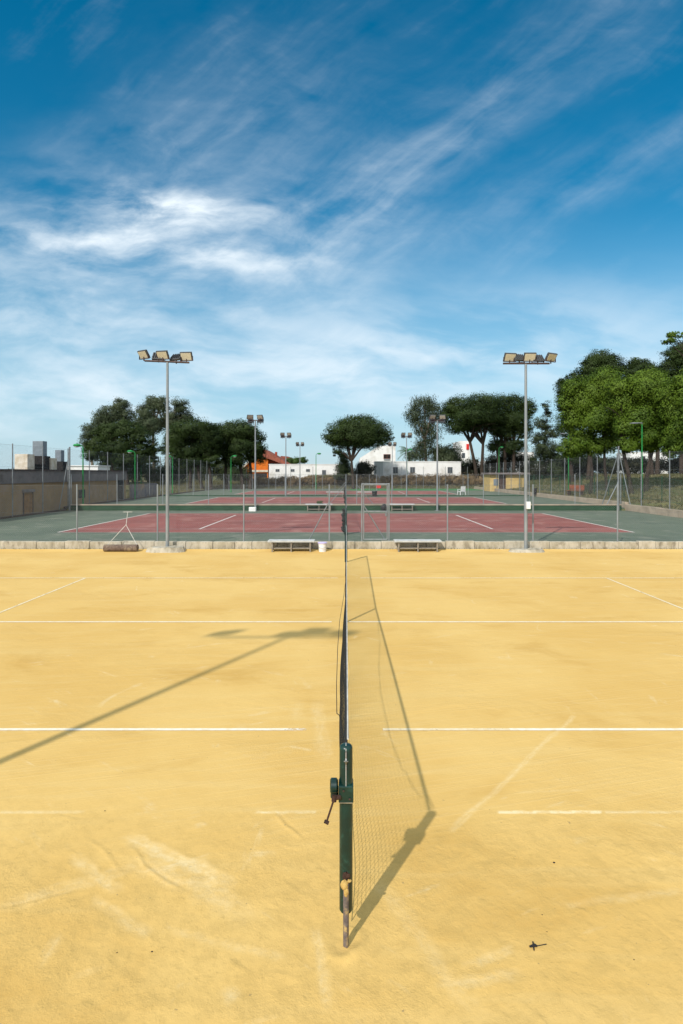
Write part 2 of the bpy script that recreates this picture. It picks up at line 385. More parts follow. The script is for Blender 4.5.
def wv2(x, y, f, sd_):
    g = np.random.default_rng(sd_); o = 0
    for q in range(7):
        a = g.uniform(0, 6.28); k = f * g.uniform(.6, 1.9); o = o + np.sin((x * np.cos(a) + y * np.sin(a)) * k + g.uniform(0, 6.28) + .8 * np.sin(k * .37 * (y * np.cos(a) - x * np.sin(a))))
    return o / 3.2
wobn = wv2(XX, YY, 26, 1); wob2 = wv2(XX, YY, 60, 2); wl = wv2(XX, YY, 6, 5)
def capsule(x0, y0, x1, y1):
    L = math.hypot(x1 - x0, y1 - y0); ux, uy = (x1 - x0) / L, (y1 - y0) / L
    p = (XX - (x0 + x1) / 2) * ux + (YY - (y0 + y1) / 2) * uy; q = (YY - (y0 + y1) / 2) * ux - (XX - (x0 + x1) / 2) * uy
    return p, q, L
def sms(v, a, b): t = np.clip((v - a) / (b - a), 0, 1); return t * t * (3 - 2 * t)
scuff = np.zeros_like(XX); H = np.zeros_like(XX)
for (ax, ay_, bx, by, wp, am) in STR:
    Ya = 1463 / (ay_ - HZ); Yb = 1463 / (by - HZ); ln = ay_ == 812
    hw = wp * (Ya + Yb) / 2 / F
    p, q, L = capsule((ax - VX) * Ya / F, Ya, (bx - VX) * Yb / F, Yb)
    q = q + (wobn * .004 if ln else wobn * hw * .22 + wl * hw * .35 + .10 * hw * (p / max(L, .01)) ** 2)
    st = 1 if ln else .45 + .55 * sms(wv2(p * 1.5, q * 5 / max(hw, .015) * .16, 9, int(ax)), -.8, .7)
    e = sms(np.abs(q), hw * (1.1 if ln else 1.5), hw * (.6 if ln else .1)) * st * sms(np.abs(p) + wob2 * .01 + wobn * .03, L / 2 + hw, L / 2 - hw * (.6 if ln else 2.2)) * am
    if ln: e = e * (.55 + .45 * sms(wobn + wob2 * .5, -.9, .5))
    scuff = np.maximum(scuff, e)
    if not ln and wp > 3: H += .0022 * am * np.exp(-((q - hw) / .014) ** 2) * sms(np.abs(p), L / 2, L / 2 - .08) - .0015 * e
g_ = np.random.default_rng(12)
RL = [(-1.55, 3.95, -.95, 3.42, .010), (-.55, 4.35, -.3, 3.95, .010), (-1.9, 4.05, -1.35, 3.6, .006), (.35, 4.6, .9, 5.9, .004), (.5, 3.3, .9, 3.9, .005), (-2.3, 3.3, -1.5, 3.5, .006)]
for _ in range(46):                          # short drag and heel marks outside the sideline
    x0, y0 = g_.uniform(-2.3, 2.3), g_.uniform(2.6, 4.3); a = g_.choice([-.75, -.6, .5, 1.9, 2.6]) + g_.normal() * .25; L = g_.uniform(.06, .32)
    RL.append((x0, y0, x0 + L * math.cos(a), y0 + L * math.sin(a), g_.uniform(.0015, .0045)))
for (x0, y0, x1, y1, h) in RL:
    p, q, L = capsule(x0, y0, x1, y1); q = q + .02 * np.sin(p * 9 + x0 * 7) + wobn * .004
    m_ = sms(np.abs(p), L / 2, L / 2 * .4)
    H += m_ * h * .6 * (np.exp(-(q / .012) ** 2) - .5 * np.exp(-((q - .024) / .012) ** 2))
r_ = np.hypot(XX - .005, YY - 3.10); an = np.arctan2(YY - 3.10, XX)
H += .010 * np.exp(-((r_ - .085 - .02 * np.sin(an * 2)) / .03) ** 2) * (.7 + .5 * np.sin(an + 2.4)) + wobn * .0012 * np.exp(-(r_ / .15) ** 2)
near = sms(YY + wl * .15 - np.abs(XX) * .12, 4.5, 3.6)
H += near * (wobn * .0011 + wob2 * .0006 + wl * .002)
edge = (np.abs(XX) > 2.81) | (YY > 6.2) | (YY < 2.4)
H[edge] = 0; scuff[edge] = 0
H[YY > 18.5] = .05 * sms(YY, 18.5, 19.1)[YY > 18.5]
nx = len(sx); ny = len(sy)
sv = np.stack([XX, YY, H], -1).reshape(-1, 3); jj, ii = np.meshgrid(np.arange(ny - 1), np.arange(nx - 1), indexing='ij'); q0 = (jj * nx + ii).ravel()
sf = np.stack([q0, q0 + 1, q0 + nx + 1, q0 + nx], 1).astype(np.int32)
me = bpy.data.meshes.new('sand_court'); me.vertices.add(len(sv)); me.vertices.foreach_set('co', sv.ravel())
me.loops.add(sf.size); me.loops.foreach_set('vertex_index', sf.ravel())
me.polygons.add(len(sf)); me.polygons.foreach_set('loop_start', np.arange(0, sf.size, 4, dtype=np.int32)); me.update(calc_edges=True)
me.polygons.foreach_set('use_smooth', np.ones(len(sf), bool)); me.materials.append(M['sand'])
at = me.attributes.new('scuff', 'FLOAT', 'POINT'); at.data.foreach_set('value', scuff.ravel().astype(np.float32))
o = bpy.data.objects.new('sand_court', me); col.objects.link(o); tag(o, None, None, kind='structure')

def strip(x0, y0, x1, y1, wd, z, m, name='court_line'):
    d = Vector((x1 - x0, y1 - y0, 0)); n = Vector((-d.y, d.x, 0)).normalized() * wd / 2
    a, b = Vector((x0, y0, z)), Vector((x1, y1, z))
    mb = MB().poly([a - n, b - n, b + n, a + n])
    return tag(mb.build(name, M[m]), None, None, kind='structure')
D2, S2, CC, S1, D1 = 4.32, 5.70, 9.82, 13.93, 15.30
for x0, x1, y, m in ((-11.9, -.62, S2, 'line0'), (-.62, -.4, S2, 'line2'), (.37, 1.65, S2, 'line1'), (1.65, 11.9, S2, 'line0'),
                     (-6.4, -.25, CC, 'line0'), (.05, 6.4, CC, 'line0'), (-11.9, -.2, S1, 'line1'), (.35, 11.9, S1, 'line1')):
    strip(x0, y, x1, y, .05 if y < 12 else .06, .004, m)
for x in (-6.4, 6.4): strip(x, S2 + .03, x, S1 - .035, .055, .004, 'line1')
for x in (-11.92, 11.92): strip(x, D2 - .03, x, D1, .055, .004, 'line1')

def slab(name, x0, y0, x1, y1, zt, th, m):
    return tag(MB().b2((x0, y0, zt - th), (x1, y1, zt)).build(name, M[m]), None, None, kind='structure')
slab('hard_court_surround', -18.3, 19.22, 18.3, 36.98, G2, .3, 'hgreen')
slab('hard_court_surround', -18.3, 37.22, 18.3, 82.0, G3, .3, 'hgreen')
def flat(name, x0, y0, x1, y1, z, m):
    return tag(MB().poly([(x0, y0, z), (x1, y0, z), (x1, y1, z), (x0, y1, z)]).build(name, M[m]), None, None, kind='structure')
flat('artificial_turf', .6, 73.6, 18.2, 81.9, G3 + .004, 'turf')
def hcourt(y0, z):
    ys = [y0, y0 + 1.37, y0 + 5.485, y0 + 9.6, y0 + 10.97]
    flat('court_surface', -11.885, ys[0], 11.885, ys[4], z + .004, 'hred')
    zl = z + .008
    for y in (ys[0], ys[1], ys[3], ys[4]): strip(-11.91, y, 11.91, y, .05 if y < 40 else .07, zl, 'linep')
    strip(-6.4, ys[2], 6.4, ys[2], .05, zl, 'linep')
    for x in (-6.4, 6.4): strip(x, ys[1] + .05, x, ys[3] - .05, .10, zl, 'linep')
    for x in (-11.885, 11.885): strip(x, ys[0] + .05, x, ys[4] - .05, .11, zl, 'linep')
hcourt(23.36, G2); hcourt(41.88, G3); hcourt(60.4, G3)

# low walls
t = thing('low_wall', (0, 19.1, 0), 'low whitewashed concrete block wall across the far edge of the yellow sand court', 'wall')
x = -18.3; mb = MB()
while x < 18.2:
    L = random.uniform(.55, 1.15); x2 = min(x + L, 18.3); o = random.uniform(-.012, .012); h = random.uniform(-.012, .012)
    mb.b2((x + .006, -.10 + o, -.1), (x2 - .006, .10, .285 + h)); x = x2
mb.build('block_course', M['wallc'], t, bevel=.012)
t = thing('low_wall', (0, 37.1, G2), 'dark green painted low wall between the first and second red courts', 'wall')
MB().b2((-18.0, -.09, -.1), (18.0, .09, .34)).build('painted_face', M['wallg'], t)
MB().b2((-18.0, -.12, .342), (18.0, .13, .40)).build('coping', M['wallt'], t)
t = thing('kerb_wall', (0, 55.6, G3), 'thin green kerb wall between the second and third red courts', 'wall')
MB().b2((-18.0, -.06, -.1), (18.0, .06, .10)).build('painted_face', M['wallg'], t)
for sgn, lab in ((1, 'tan concrete kerb wall along the right edge of the courts below the park grass'),):
    t = thing('low_wall', (18.42, 19.2, 0), lab, 'wall')
    mb = MB(); y = 0
    while y < 62: mb.b2((-.1, y + .004, -.1), (.14, y + 1.996, (.53 if y < 18 else .66) + random.uniform(-.01, .01))); y += 2
    mb.build('block_course', M['wallt'], t, bevel=.01)
t = thing('kerb_wall', (-18.42, 19.2, 0), 'dark brown footing strip below the left side fence', 'wall')
MB().b2((-.08, 0, -.1), (.08, 17.9, .22)).b2((-.08, 17.9, -.1), (.08, 62, .40)).build('footing', M['darkmetal'], t)

# ------------------------------------------------------------ fences
def cross_fence(y, xs, z0, zt, label, gate=None, braces=(), rail=False):
    t = thing('chain_link_fence', (0, y, z0), label, 'fence')
    h = zt - z0
    for x in xs: MB().path([(x, 0, 0), (x, 0, h)], .024, 8).build('fence_post', M['galv'], t, smooth=True)
    segs = sorted(xs)
    for a, b in zip(segs, segs[1:]):
        if gate and abs(a - gate[0]) < .05: continue
        chain_panel((a, 0, 0), (b, 0, 0), .03, h - .03, t, m='chain' if y < 30 else 'chainf')
    for (xa, za, xb, zb) in braces:
        MB().path([(xa, .03, za), (xb, .35, zb)], .02, 8).build('brace', M['galv'], t, smooth=True)
    mb = MB()
    for z in (h - .03, h * .5, .05):
        for a, b in zip(segs, segs[1:]):
            if gate and abs(a - gate[0]) < .05: continue
            mb.path([(a, 0, z), (b, 0, z)], .0022, 4)
    mb.build('tension_wire', M['galvd'], t)
    if gate:
        a, b, hg = gate; g = bpy.data.objects.new('gate', None); col.objects.link(g); g.parent = t
        r = .02; a2, b2 = a + .06, b - .06
        mb = MB().path([(a2, 0, .06), (a2, 0, hg)], r).path([(b2, 0, .06), (b2, 0, hg)], r)
        for z in (.06, hg * .53, hg): mb.path([(a2, 0, z), (b2, 0, z)], r)
        mb.build('gate_frame', M['galv'], g, smooth=True)
        chain_panel((a2, 0, 0), (b2, 0, 0), .06, hg, g)
        MB().box((b2 - .03, -.03, hg * .48), (.08, .03, .14)).build('latch', M['galvd'], g, bevel=.004)
        MB().path([(a - .02, 0, hg + .03), (b + .02, 0, hg + .03)], .022).build('top_rail', M['galv'], t, smooth=True)
    return t
fx = lambda px, Y: (px - VX) * Y / F
y1 = 19.14
xs = [fx(p, y1) for p in (-88, -6, 77, 157.5, 243.8, 329.3, 361.9, 389, 447.5, 533, 617.5, 702)]
cross_fence(y1, xs, .28, 2.2, 'low chain link fence with a gate standing on the whitewashed wall behind the sand court',
            (fx(361.9, y1), fx(389, y1), 1.9), [(fx(329.3, y1), 1.35, fx(307, y1), -.1), (fx(363, y1), 1.25, fx(386, y1), -.02)])
xs = [-18 + 3.0 * i for i in range(13)]
cross_fence(37.12, sorted(xs + [.7]), .53, 2.5, 'chain link fence on the dark green wall between the first and second red courts', None,
            [(-.0, 1.3, -1.1, .0), (.7, 1.3, 1.8, .0)])
cross_fence(55.62, xs, G3 + .1, 2.5, 'distant chain link fence on the thin kerb between the second and third red courts', None, [(0, 1.3, -1.2, 0)])
cross_fence(72.6, xs, G3, 2.4, 'farthest cross fence of thin grey posts in front of the artificial turf strip')
def side_fence(X0, ys, z0f, ztop, label):
    t = thing('chain_link_fence', (X0, 0, 0), label, 'fence')
    for y in ys: MB().path([(0, y, z0f(y)), (0, y, ztop(y))], .03, 8).build('fence_post', M['galvd'], t, smooth=True)
    for a, b in zip(ys, ys[1:]): chain_panel((0, a, 0), (0, b, 0), z0f(a), ztop(a) - .05, t)
    mb = MB()
    for f_ in (.02, .35, .68, .98):
        for a, b in zip(ys, ys[1:]): mb.path([(0, a, z0f(a) + (ztop(a) - z0f(a)) * f_), (0, b, z0f(b) + (ztop(b) - z0f(b)) * f_)], .003, 4)
    mb.build('tension_wire', M['galvd'], t)
    return t
tl = side_fence(-18.3, [31.1 + 3.1 * i for i in range(-3, 16)], lambda y: .2 if y < 37 else .38, lambda y: 4.2, 'tall chain link fence along the left side in front of the ochre building')
tr_ = side_fence(18.45, [32.3 + 3.1 * i for i in range(-3, 15)], lambda y: .5 if y < 37 else .62, lambda y: 3.85, 'tall chain link fence along the right side of the red courts below the park')
# far end fence
side = thing('chain_link_fence', (0, 82.1, G3), 'far end fence of grey posts below the dry bank', 'fence')
for i in range(12):
    x = -17.6 + 3.2 * i; MB().path([(x, 0, 0), (x, 0, 3.2)], .03, 6).build('fence_post', M['galvd'], side, smooth=True)
chain_panel((-17.6, 0, 0), (17.6, 0, 0), 0, 3.15, side, m='chainf')
# braced corner masts
def mast(loc, h, legs, label):
    t = thing('braced_mast', loc, label, 'mast', None)
    MB().path([(0, 0, 0), (0, 0, h)], .05, 8).build('mast_pole', M['galvd'], t, smooth=True)
    for (x, y, zt) in legs: MB().path([(0, 0, zt), (x, y, 0)], .03, 6).build('brace', M['galv'], t, smooth=True)
    return t
mast((-18.0, 36.9, G2), 4.15, [(-.7, 0, 3.9)], 'tall grey corner mast with a slanted brace beside the ochre building')
mast((17.75, 36.9, G2), 4.2, [(-.85, .2, 1.9), (.8, -.1, 3.9), (-.35, 1.8, 3.8)], 'tall grey tripod mast with slanted braces at the right corner of the green wall')
# park railing beyond the right wall
t = thing('railing', (21.3, 20, 0), 'dark green metal railing running along the edge of the park grass', 'fence')
mb = MB()
for i in range(21):
    y = 2.6 * i; z = terr(21.3, 20 + y); MB().path([(0, y, z - .1), (0, y, z + 1.75)], .035, 6).build('fence_post', M['wallg'], t)
for i in range(0, 52 * 6):
    y = i / 6.0; z = terr(21.3, 20 + y)
    mb.path([(0, y, z + .1), (0, y, z + 1.6)], .006, 4, cap=False)
for zz in (.12, 1.6):
    mb.path([(0, y, terr(21.3, 20 + y) + zz) for y in lin(0, 52, 2)], .014, 4)
mb.build('bars', M['wallg'], t)

# ------------------------------------------------------------ nets
def net_post(loc, label, rz=0, detail=False):
    t = thing('net_post', loc, label, 'net post', 'net posts'if not detail else None, rz)
    if not detail:
        MB().path([(0, 0, 0), (0, 0, 1.06), (0, 0, 1.075)], [.038, .038, .028], 12).build('post_tube', M['pgreen'], t, smooth=True)
        MB().b2((-.044, -.05, .78), (.044, .05, .87)).build('collar', M['pgreen'], t, bevel=.005)
        return t
    r = .0365
    MB().path([(0, 0, .165), (0, 0, 1.058), (0, 0, 1.07), (0, 0, 1.077)], [r, r, r * .88, r * .55], 28).build('post_tube', M['pgreen'], t, smooth=True)
    c = MB().b2((-.041, -.046, .775), (.041, .041, .868)).build('collar', M['pgreen'], t, bevel=.006)
    MB().b2((-.036, -.049, .7755), (.036, -.0462, .781)).build('collar_lip', M['chrome'], c)
    MB().path([(-.0135, -.048, .845), (-.0135, -.0522, .845)], .006, 6).path([(.02, -.048, .80), (.02, -.052, .80)], .006, 6).build('bolt', M['darkmetal'], c)
    h = MB().path([(-.044, -.006, .85), (-.052, -.006, .85), (-.082, -.006, .85), (-.088, -.006, .85)], [.03, .04, .04, .032], 18)
    h.path([(-.064, -.008, .85), (-.064, -.012, .79)], .022, 12)
    w_ = h.build('winch_housing', M['pgreen'], t, smooth=True)
    MB().path([(-.030, -.05, .812), (-.062, -.058, .812)], .012, 10).build('worm_shaft', M['rust'], w_, smooth=True)
    MB().path([(-.062, -.058, .825), (-.066, -.062, .795)], .014, 10).build('crank_hub', M['rust'], w_, smooth=True)
    k = MB().path([(-.064, -.06, .81), (-.104, -.085, .700)], .0055, 8).build('crank_handle', M['rust'], w_, smooth=True)
    MB().path([(-.117, -.083, .701), (-.093, -.089, .693)], .0095, 10).build('crank_knob', M['rust'], w_, smooth=True)
    # pulley slot with bright wheel and the cable running down to the collar
    MB().b2((-.0065, -.0385, .955), (.0065, -.034, 1.055)).build('pulley_slot', M['black'], t)
    MB().path([(-.004, -.028, 1.0), (.004, -.028, 1.0)], .022, 16).path([(-.012, -.0385, 1.0), (.012, -.0385, 1.0)], .0042, 8).build('pulley', M['chrome'], t, smooth=True)
    MB().path([(0, .02, 1.076), (0, -.012, 1.080), (0, -.034, 1.065), (0, -.0425, 1.03), (0, -.0425, .95), (0, -.0415, .866)], .0018, 6).build('tension_cable', M['cable'], t, smooth=True)
    pp = MB().path([(0, -.05, -.05), (0, -.05, .22), (.001, -.049, .34)], [.0155, .016, .0165], 12).build('ground_pipe', M['pipe'], t, smooth=True)
    MB().path([(.006, -.062, -.03), (.004, -.066, .04), (0, -.064, .12)], .0065, 6).build('rusty_rod', M['pipe'], pp, smooth=True)
    MB().ball((-.008, -.055, .335), (.021, .017, .026), 12, 8, .14).ball((.0, -.056, .30), (.014, .014, .03), 12, 8, .14).ball((.018, -.048, .352), (.012, .01, .008), 8, 6, .2).build('sand_clump', M['plaster'], pp, smooth=True)
    MB().ball((.0, -.040, .372), (.02, .010, .022), 9, 6, .25).build('rust_patch', M['rust'], t)
    MB().path([(0, 0, .17), (0, 0, .155)], .030, 16).build('tube_mouth', M['black'], t)
    return t
NY0, NY1 = 3.145, 16.45
net_post((0, NY0, 0), 'dark green net post with rusty crank in the foreground, propped on a thin pipe', detail=True)
net_post((0, NY1, 0), 'plain dark green net post at the far end of the sand court net')['group'] = 'net posts'
def net_top(u): return 1.045 - .125 * (1 - abs(2 * u - 1) ** 1.0) * (1 - .15 * abs(2 * u - 1))
def net(ya, yb, zg, label, fine=True, name='tennis_net'):
    t = thing(name, (0, ya, zg), label, 'tennis net')
    L = yb - ya; sp = .045 if fine else .12
    nu = int(L / sp); nv = 20 if fine else 8
    def bul(u, v):                          # wind pushes the mesh to the left
        y = u * L
        a = .05 * sst(y / 1.0) * (1 - sst((y - 3.2) / 2.6)) if fine else .10 * sst(y / .5) * (1 - sst((y - 1.6) / 2))
        return -a * math.sin(math.pi * min(1, v * 1.05)) ** .8 - .01 * math.sin(y * 5 + v * 3) * v + .012 * math.sin(y * 2.1)* v
    def P(i, j):
        u = i / nu; v = j / nv; zt = net_top(u); zb = .05 + .03 * math.sin(u * 21)
        return (bul(u, v), u * L, zt + (zb - zt) * v)
    y_in = .05
    rr = .0013 if fine else .004
    mb = MB()
    for j in range(1, nv + 1): mb.path([P(i, j) for i in range(1, nu)], rr if j < nv else rr * 2.2, 3 if j < nv else 4, cap=False)
    for i in range(1, nu): mb.path([P(i, j) for j in range(0, nv + 1)], rr if i > 1 and i < nu - 1 else rr * 2.5, 3, cap=False)
    mb.build('net_mesh', M['cord'], t)
    # headband: dark tape folded over a pale cable
    mb = MB(); b = 0
    pts = [(bul(i / nu, .0), i / nu * L, net_top(i / nu)) for i in range(1, nu, 3)]
    mb.path(pts, .012, 6, sq=.5); mb.build('top_tape', M['cord'], t, smooth=True)
    pts = [(.010, u * L, net_top(u) + .008 + (.035 if u < .004 else 0)) for u in np.linspace(.0015, .9985, 60)]
    MB().path(pts, .0052, 6).build('top_cable', M['cable'], t, smooth=True)
    MB().b2((-.012, L / 2 - .025, .0), (.012, L / 2 + .025, net_top(.5) + .01)).build('centre_strap', M['cable' if not fine else 'cord'], t)
    if fine:                                # loose cord hanging out on the left
        pts = [(-.01, .25, 1.0), (-.03, .45, .95), (-.045, .72, .92), (-.064, .80, .90), (-.078, 1.5, .83), (-.085, 2.6, .80), (-.075, 3.5, .84), (-.03, 4.6, .9), (-.008, 5.6, .9)]
        MB().path(pts, .003, 6).build('loose_cord', M['cord'], t, smooth=True)
    return t
net(NY0 + .02, NY1 - .02, 0, 'black mesh tennis net seen edge on across the yellow sand court')
for i, (y0, z, w_) in enumerate(((22.45, G2, 'first'), (40.97, G3, 'second'), (59.5, G3, 'third'))):
    net(y0 + .02, y0 + 12.77, z, 'dark tennis net hanging on the %s red court, seen end on' % w_, False)
    a = net_post((0, y0, z), 'green net post at the near side of the %s red court' % w_)
    a = net_post((0, y0 + 12.8, z), 'green net post at the far side of the %s red court' % w_)
    mb = MB()                               # gathered net bundle strapped to the near post
    for k in range(14):
        zz = .08 + k * .07; mb.ball((-.08 + random.uniform(-.04, .04), .06, zz), (.085 * random.uniform(.6, 1.2), .10, .06), 7, 5, .3)
    tag(mb.build('gathered_net', M['cord'], None, loc=(0, y0, z)), 'dark gathered netting tied to the near post of the %s red court' % w_, 'netting')

# ------------------------------------------------------------ floodlight poles
def flood(loc, heads, bar, label, group='floodlight poles between the courts', box=False, h=6.12, tilt=0, near=False):
    t = thing('floodlight_pole', loc, label, 'floodlight', group)
    MB().path([(0, 0, 0), (0, 0, h * .5), (0, 0, h)], [.060, .052, .040], 14).build('pole', M['galv'], t, smooth=True)
    MB().b2((-.15, -.15, -.05), (.15, .15, .02)).build('base_plate', M['galvd'], t, bevel=.01)
    MB().path([(bar[0], 0, h + .02 - tilt * bar[0]), (bar[1], 0, h + .02 - tilt * bar[1])], .035, 6).build('crossbar', M['darkmetal'], t)
    for (x, yo, z, d, yaw, pit) in heads:   # d = -1 faces the camera side
        hd = bpy.data.objects.new('floodlight', None); col.objects.link(hd); hd.parent = t
        hd.location = (x, yo, h + .04 + z - tilt * x)
        hd.rotation_euler = (0, 0, R(yaw) + (0 if d < 0 else math.pi))
        Mx = Matrix.Rotation(R(pit), 4, 'X')
        def tb(c, dd): return [tuple(Mx @ Vector(c) + Vector((0, 0, .17)))][0]
        m1 = MB().box(tb((0, .03, 0), 0), (.40, .07, .30), M=Mx)
        for k in range(5): m1.box(tb((-.15 + .075 * k, .085, 0), 0), (.012, .05, .24), M=Mx)
        m1.build('housing', M['hous'], hd, bevel=.006)
        MB().box(tb((0, -.012, 0), 0), (.345, .012, .245), M=Mx).build('lamp_glass', M['led'], hd)
        MB().box((0, .03, .05), (.03, .03, .14)).box((-.21, .03, .12), (.012, .04, .14)).box((.21, .03, .12), (.012, .04, .14)).box((0, .03, .045), (.432, .04, .012)).build('bracket', M['darkmetal'], hd)
    if box:
        MB().b2((-.02, -.17, 1.34), (.11, -.062, 1.58)).build('switch_box', M['whitep'], t, bevel=.01)
    return t
flood((-5.9, 18.72, .12), [(-.8, 0, 0, -1, -30, 35), (-.15, -.05, 0, -1, -12, 33), (.62, 0, 0, -1, -6, 28), (-.32, .12, -.02, 1, 0, 35), (.28, .12, -.04, 1, -25, 45)],
      (-.75, .72), 'tall grey floodlight pole left of the net by the whitewashed wall, without a switch box', tilt=.04)
flood((5.94, 18.72, .06), [(-.52, 0, 0, -1, 10, 30), (.12, -.05, 0, -1, 0, 30), (.85, 0, 0, -1, 28, 35), (-.2, .12, 0, 1, 20, 40), (.42, .12, -.02, 1, 10, 40)],
      (-.75, .78), 'tall grey floodlight pole with a white switch box, right of the net', box=True)
H4 = [(-.32, -.12, 0, -1, 18, 40), (.32, -.12, 0, -1, -18, 40), (-.32, .1, -.25, 1, 12, 50), (.32, .1, -.25, 1, -12, 50)]
proto = None
sides = ('left', 'right')
for i, (Y, nm) in enumerate(((36.75, 'on the dark green wall'), (55.4, 'behind the second red court'), (72.4, 'behind the farthest red court'))):
    for k, x in enumerate((-5.88, 5.92)):
        zz = (G2, G3, G3)[i]
        lab = 'four lamp pole %s, %s of the net' % (nm, sides[k])
        if proto is None: proto = o = flood((x, Y, zz), H4, (-.4, .4), lab, h=5.85)
        else: o = copy_tree(proto); o.location = (x, Y, zz); o['label'] = lab
flood((-.89 - LX * 6.2, 8.98 - LY * 6.2, 0), [(-1.12, 0, 0, -1, 20, 25), (-.05, -.05, 0, -1, 0, 25), (.75, 0, 0, -1, -10, 25), (.3, .12, 0, 1, 0, 30)],
      (-1.1, .9), 'floodlight pole standing out of frame whose shadow falls across the sand court')
def pad(px, w_, label, seed, hp=.09):
    random.seed(seed); mb = MB(); n = 22; top = []; bot = []
    for k in range(n):
        a = 2 * math.pi * k / n; rx, ry = w_ * random.uniform(.92, 1.06), .32 * random.uniform(.9, 1.08)
        cx, cy = math.copysign(abs(math.cos(a)) ** .6, math.cos(a)), math.copysign(abs(math.sin(a)) ** .6, math.sin(a))
        bot.append((cx * rx, cy * ry, -.03)); top.append((cx * rx * .86, cy * ry * .8, hp * random.uniform(.8, 1.1)))
    b = len(mb.v); mb.v += bot + top + [(0, 0, hp)]
    for k in range(n):
        k2 = (k + 1) % n; mb.f.append((k, k2, n + k2, n + k)); mb.f.append((n + k, n + k2, 2 * n))
    o = mb.build('concrete_footing', M['wallt'] if 0 else M['wallc'], None, smooth=True); o.location = (px, 18.65, 0)
    return tag(o, label, 'footing')
pad(-5.9, .66, 'rough concrete footing under the left floodlight pole', 1, .16); pad(5.94, .60, 'rough concrete footing under the right floodlight pole', 2)

o = MB().b2((-.22, -.16, -.02), (.22, .16, .26)).build('concrete_block', M['white'], bevel=.02); o.location = (-6.0, 36.4, G2)
tag(o, 'white concrete block at the foot of the left pole on the dark green wall', 'block')
# green street lamps
def glamp(px, ptop, Y, zb, label, hx=1, style=0):
    X0 = (px - VX) * Y / F; zt = CH + (HZ - ptop) * Y / F
    t = thing('street_lamp', (X0, Y, zb), label, 'street lamp', 'green street lamps around the courts')
    h = zt - zb
    MB().path([(0, 0, 0), (0, 0, h * .25), (0, 0, h - .1)], [.06, .05, .035], 10).build('lamp_post', M['lgreen'], t, smooth=True)
    if style == 0:
        MB().path([(0, 0, h - .12), (.06 * hx, 0, h), (.4 * hx, 0, h + .03)], .03, 8).build('arm', M['lgreen'], t, smooth=True)
        hd = MB().ball((.42 * hx, 0, h + .05), (.27, .17, .11), 14, 8).build('lamp_head', M['lgreen'], t, smooth=True)
        MB().ball((.44 * hx, 0, h - .03), (.18, .12, .07), 12, 6).build('lamp_glass', M['whitep'], hd, smooth=True)
    else:
        MB().path([(0, 0, h - .1), (0, 0, h), (-.7, 0, h + .02)], .03, 8).build('arm', M['galv'], t, smooth=True)
        MB().box((-.6, 0, h - .02), (.5, .22, .07)).build('lamp_head', M['galvd'], t, bevel=.015)
glamp(83, 446, 39.2, .3, 'green street lamp rising in front of the ochre building wall, leftmost of all', -1)
glamp(135, 452, 48.9, .3, 'green street lamp by the far end of the ochre building', -1)
glamp(141, 462, 84, .6, 'small distant green street lamp just right of the lamp at the building end', 1)
glamp(172.5, 457, 61, .3, 'green street lamp under the pines just right of the left floodlight pole', -1)
glamp(231, 456.5, 66, .3, 'green street lamp in front of the dark pines left of the orange house', 1)
glamp(316, 454, 76, .3, 'slim green street lamp in front of the long white building with small windows', 1)
glamp(407, 450, 73.4, .3, 'green street lamp before the white building right of the central pine', 1)
glamp(499, 447.5, 84, 1.6, 'green street lamp rising behind the yellow hut', 1)
glamp(568.5, 433.5, 58, .6, 'tall green park lamp with a flat arm right of the yellow hut', 1, 1)
glamp(642, 423, 41.7, .6, 'tall green park lamp with a flat arm at the right edge of the courts', 1, 1)

# ------------------------------------------------------------ small things by the wall
def bench(loc, w_, label, h=.38, d=.42):
    t = thing('bench', loc, label, 'bench', 'benches beside the courts')
    MB().b2((-w_ / 2, -d / 2, h - .06), (w_ / 2, d / 2, h)).build('seat', M['bench'], t, bevel=.008)
    MB().b2((-w_ / 2 + .12, -d / 2 + .08, .10), (w_ / 2 - .12, d / 2 - .08, .13)).build('shelf', M['benchleg'], t)
    for x in (-w_ / 2 + .14, 0, w_ / 2 - .14):
        MB().b2((x - .02, -d / 2 + .04, -.02), (x + .02, -d / 2 + .08, h - .06)).b2((x - .02, d / 2 - .08, -.02), (x + .02, d / 2 - .04, h - .06)).b2((x - .015, -d / 2 + .08, .065), (x + .015, d / 2 - .08, .095)).build('leg', M['benchleg'], t)
    return t
bench((fx(291.5, 18.62), 18.66, .0), 1.52, 'pale flat bench against the whitewashed wall left of the net beside a bucket')
bench((fx(417.5, 18.62), 18.66, .0), 1.54, 'pale flat bench against the whitewashed wall right of the net')
bench((fx(319, 36.6), 36.6, G2), 1.75, 'bench before the dark green wall, left of the net, leafy bundle on it', .46)
bench((fx(402, 36.6), 36.6, G2), 1.6, 'bench in front of the dark green wall right of the net beside a black bag', .46)
bench((fx(335, 55.0), 55.0, G3), 1.75, 'distant bench left of the net line behind the second red court', .46)
bench((fx(366, 55.0), 55.0, G3), 1.9, 'distant bench right of the net line behind the second red court', .46)
t = thing('bucket', (fx(322.5, 18.62), 18.62, .0), 'white plastic bucket with a lavender lid beside the left bench', 'bucket')
MB().path([(0, 0, -.01), (0, 0, .27)], [.115, .14], 20).build('body', M['whitep'], t, smooth=True)
MB().path([(0, 0, .268), (0, 0, .30), (0, 0, .31)], [.155, .158, .14], 20).build('lid', M['lid'], t, smooth=True)
MB().path([(-.15, -.02, .25), (-.12, -.12, .16), (0, -.17, .12), (.12, -.12, .16), (.15, -.02, .25)], .004, 5).build('handle', M['galvd'], t)
t = thing('court_roller', (fx(121, 18.6), 18.6, 0), 'brown sand drag roller with a thin T handle lying by the whitewashed wall', 'court roller')
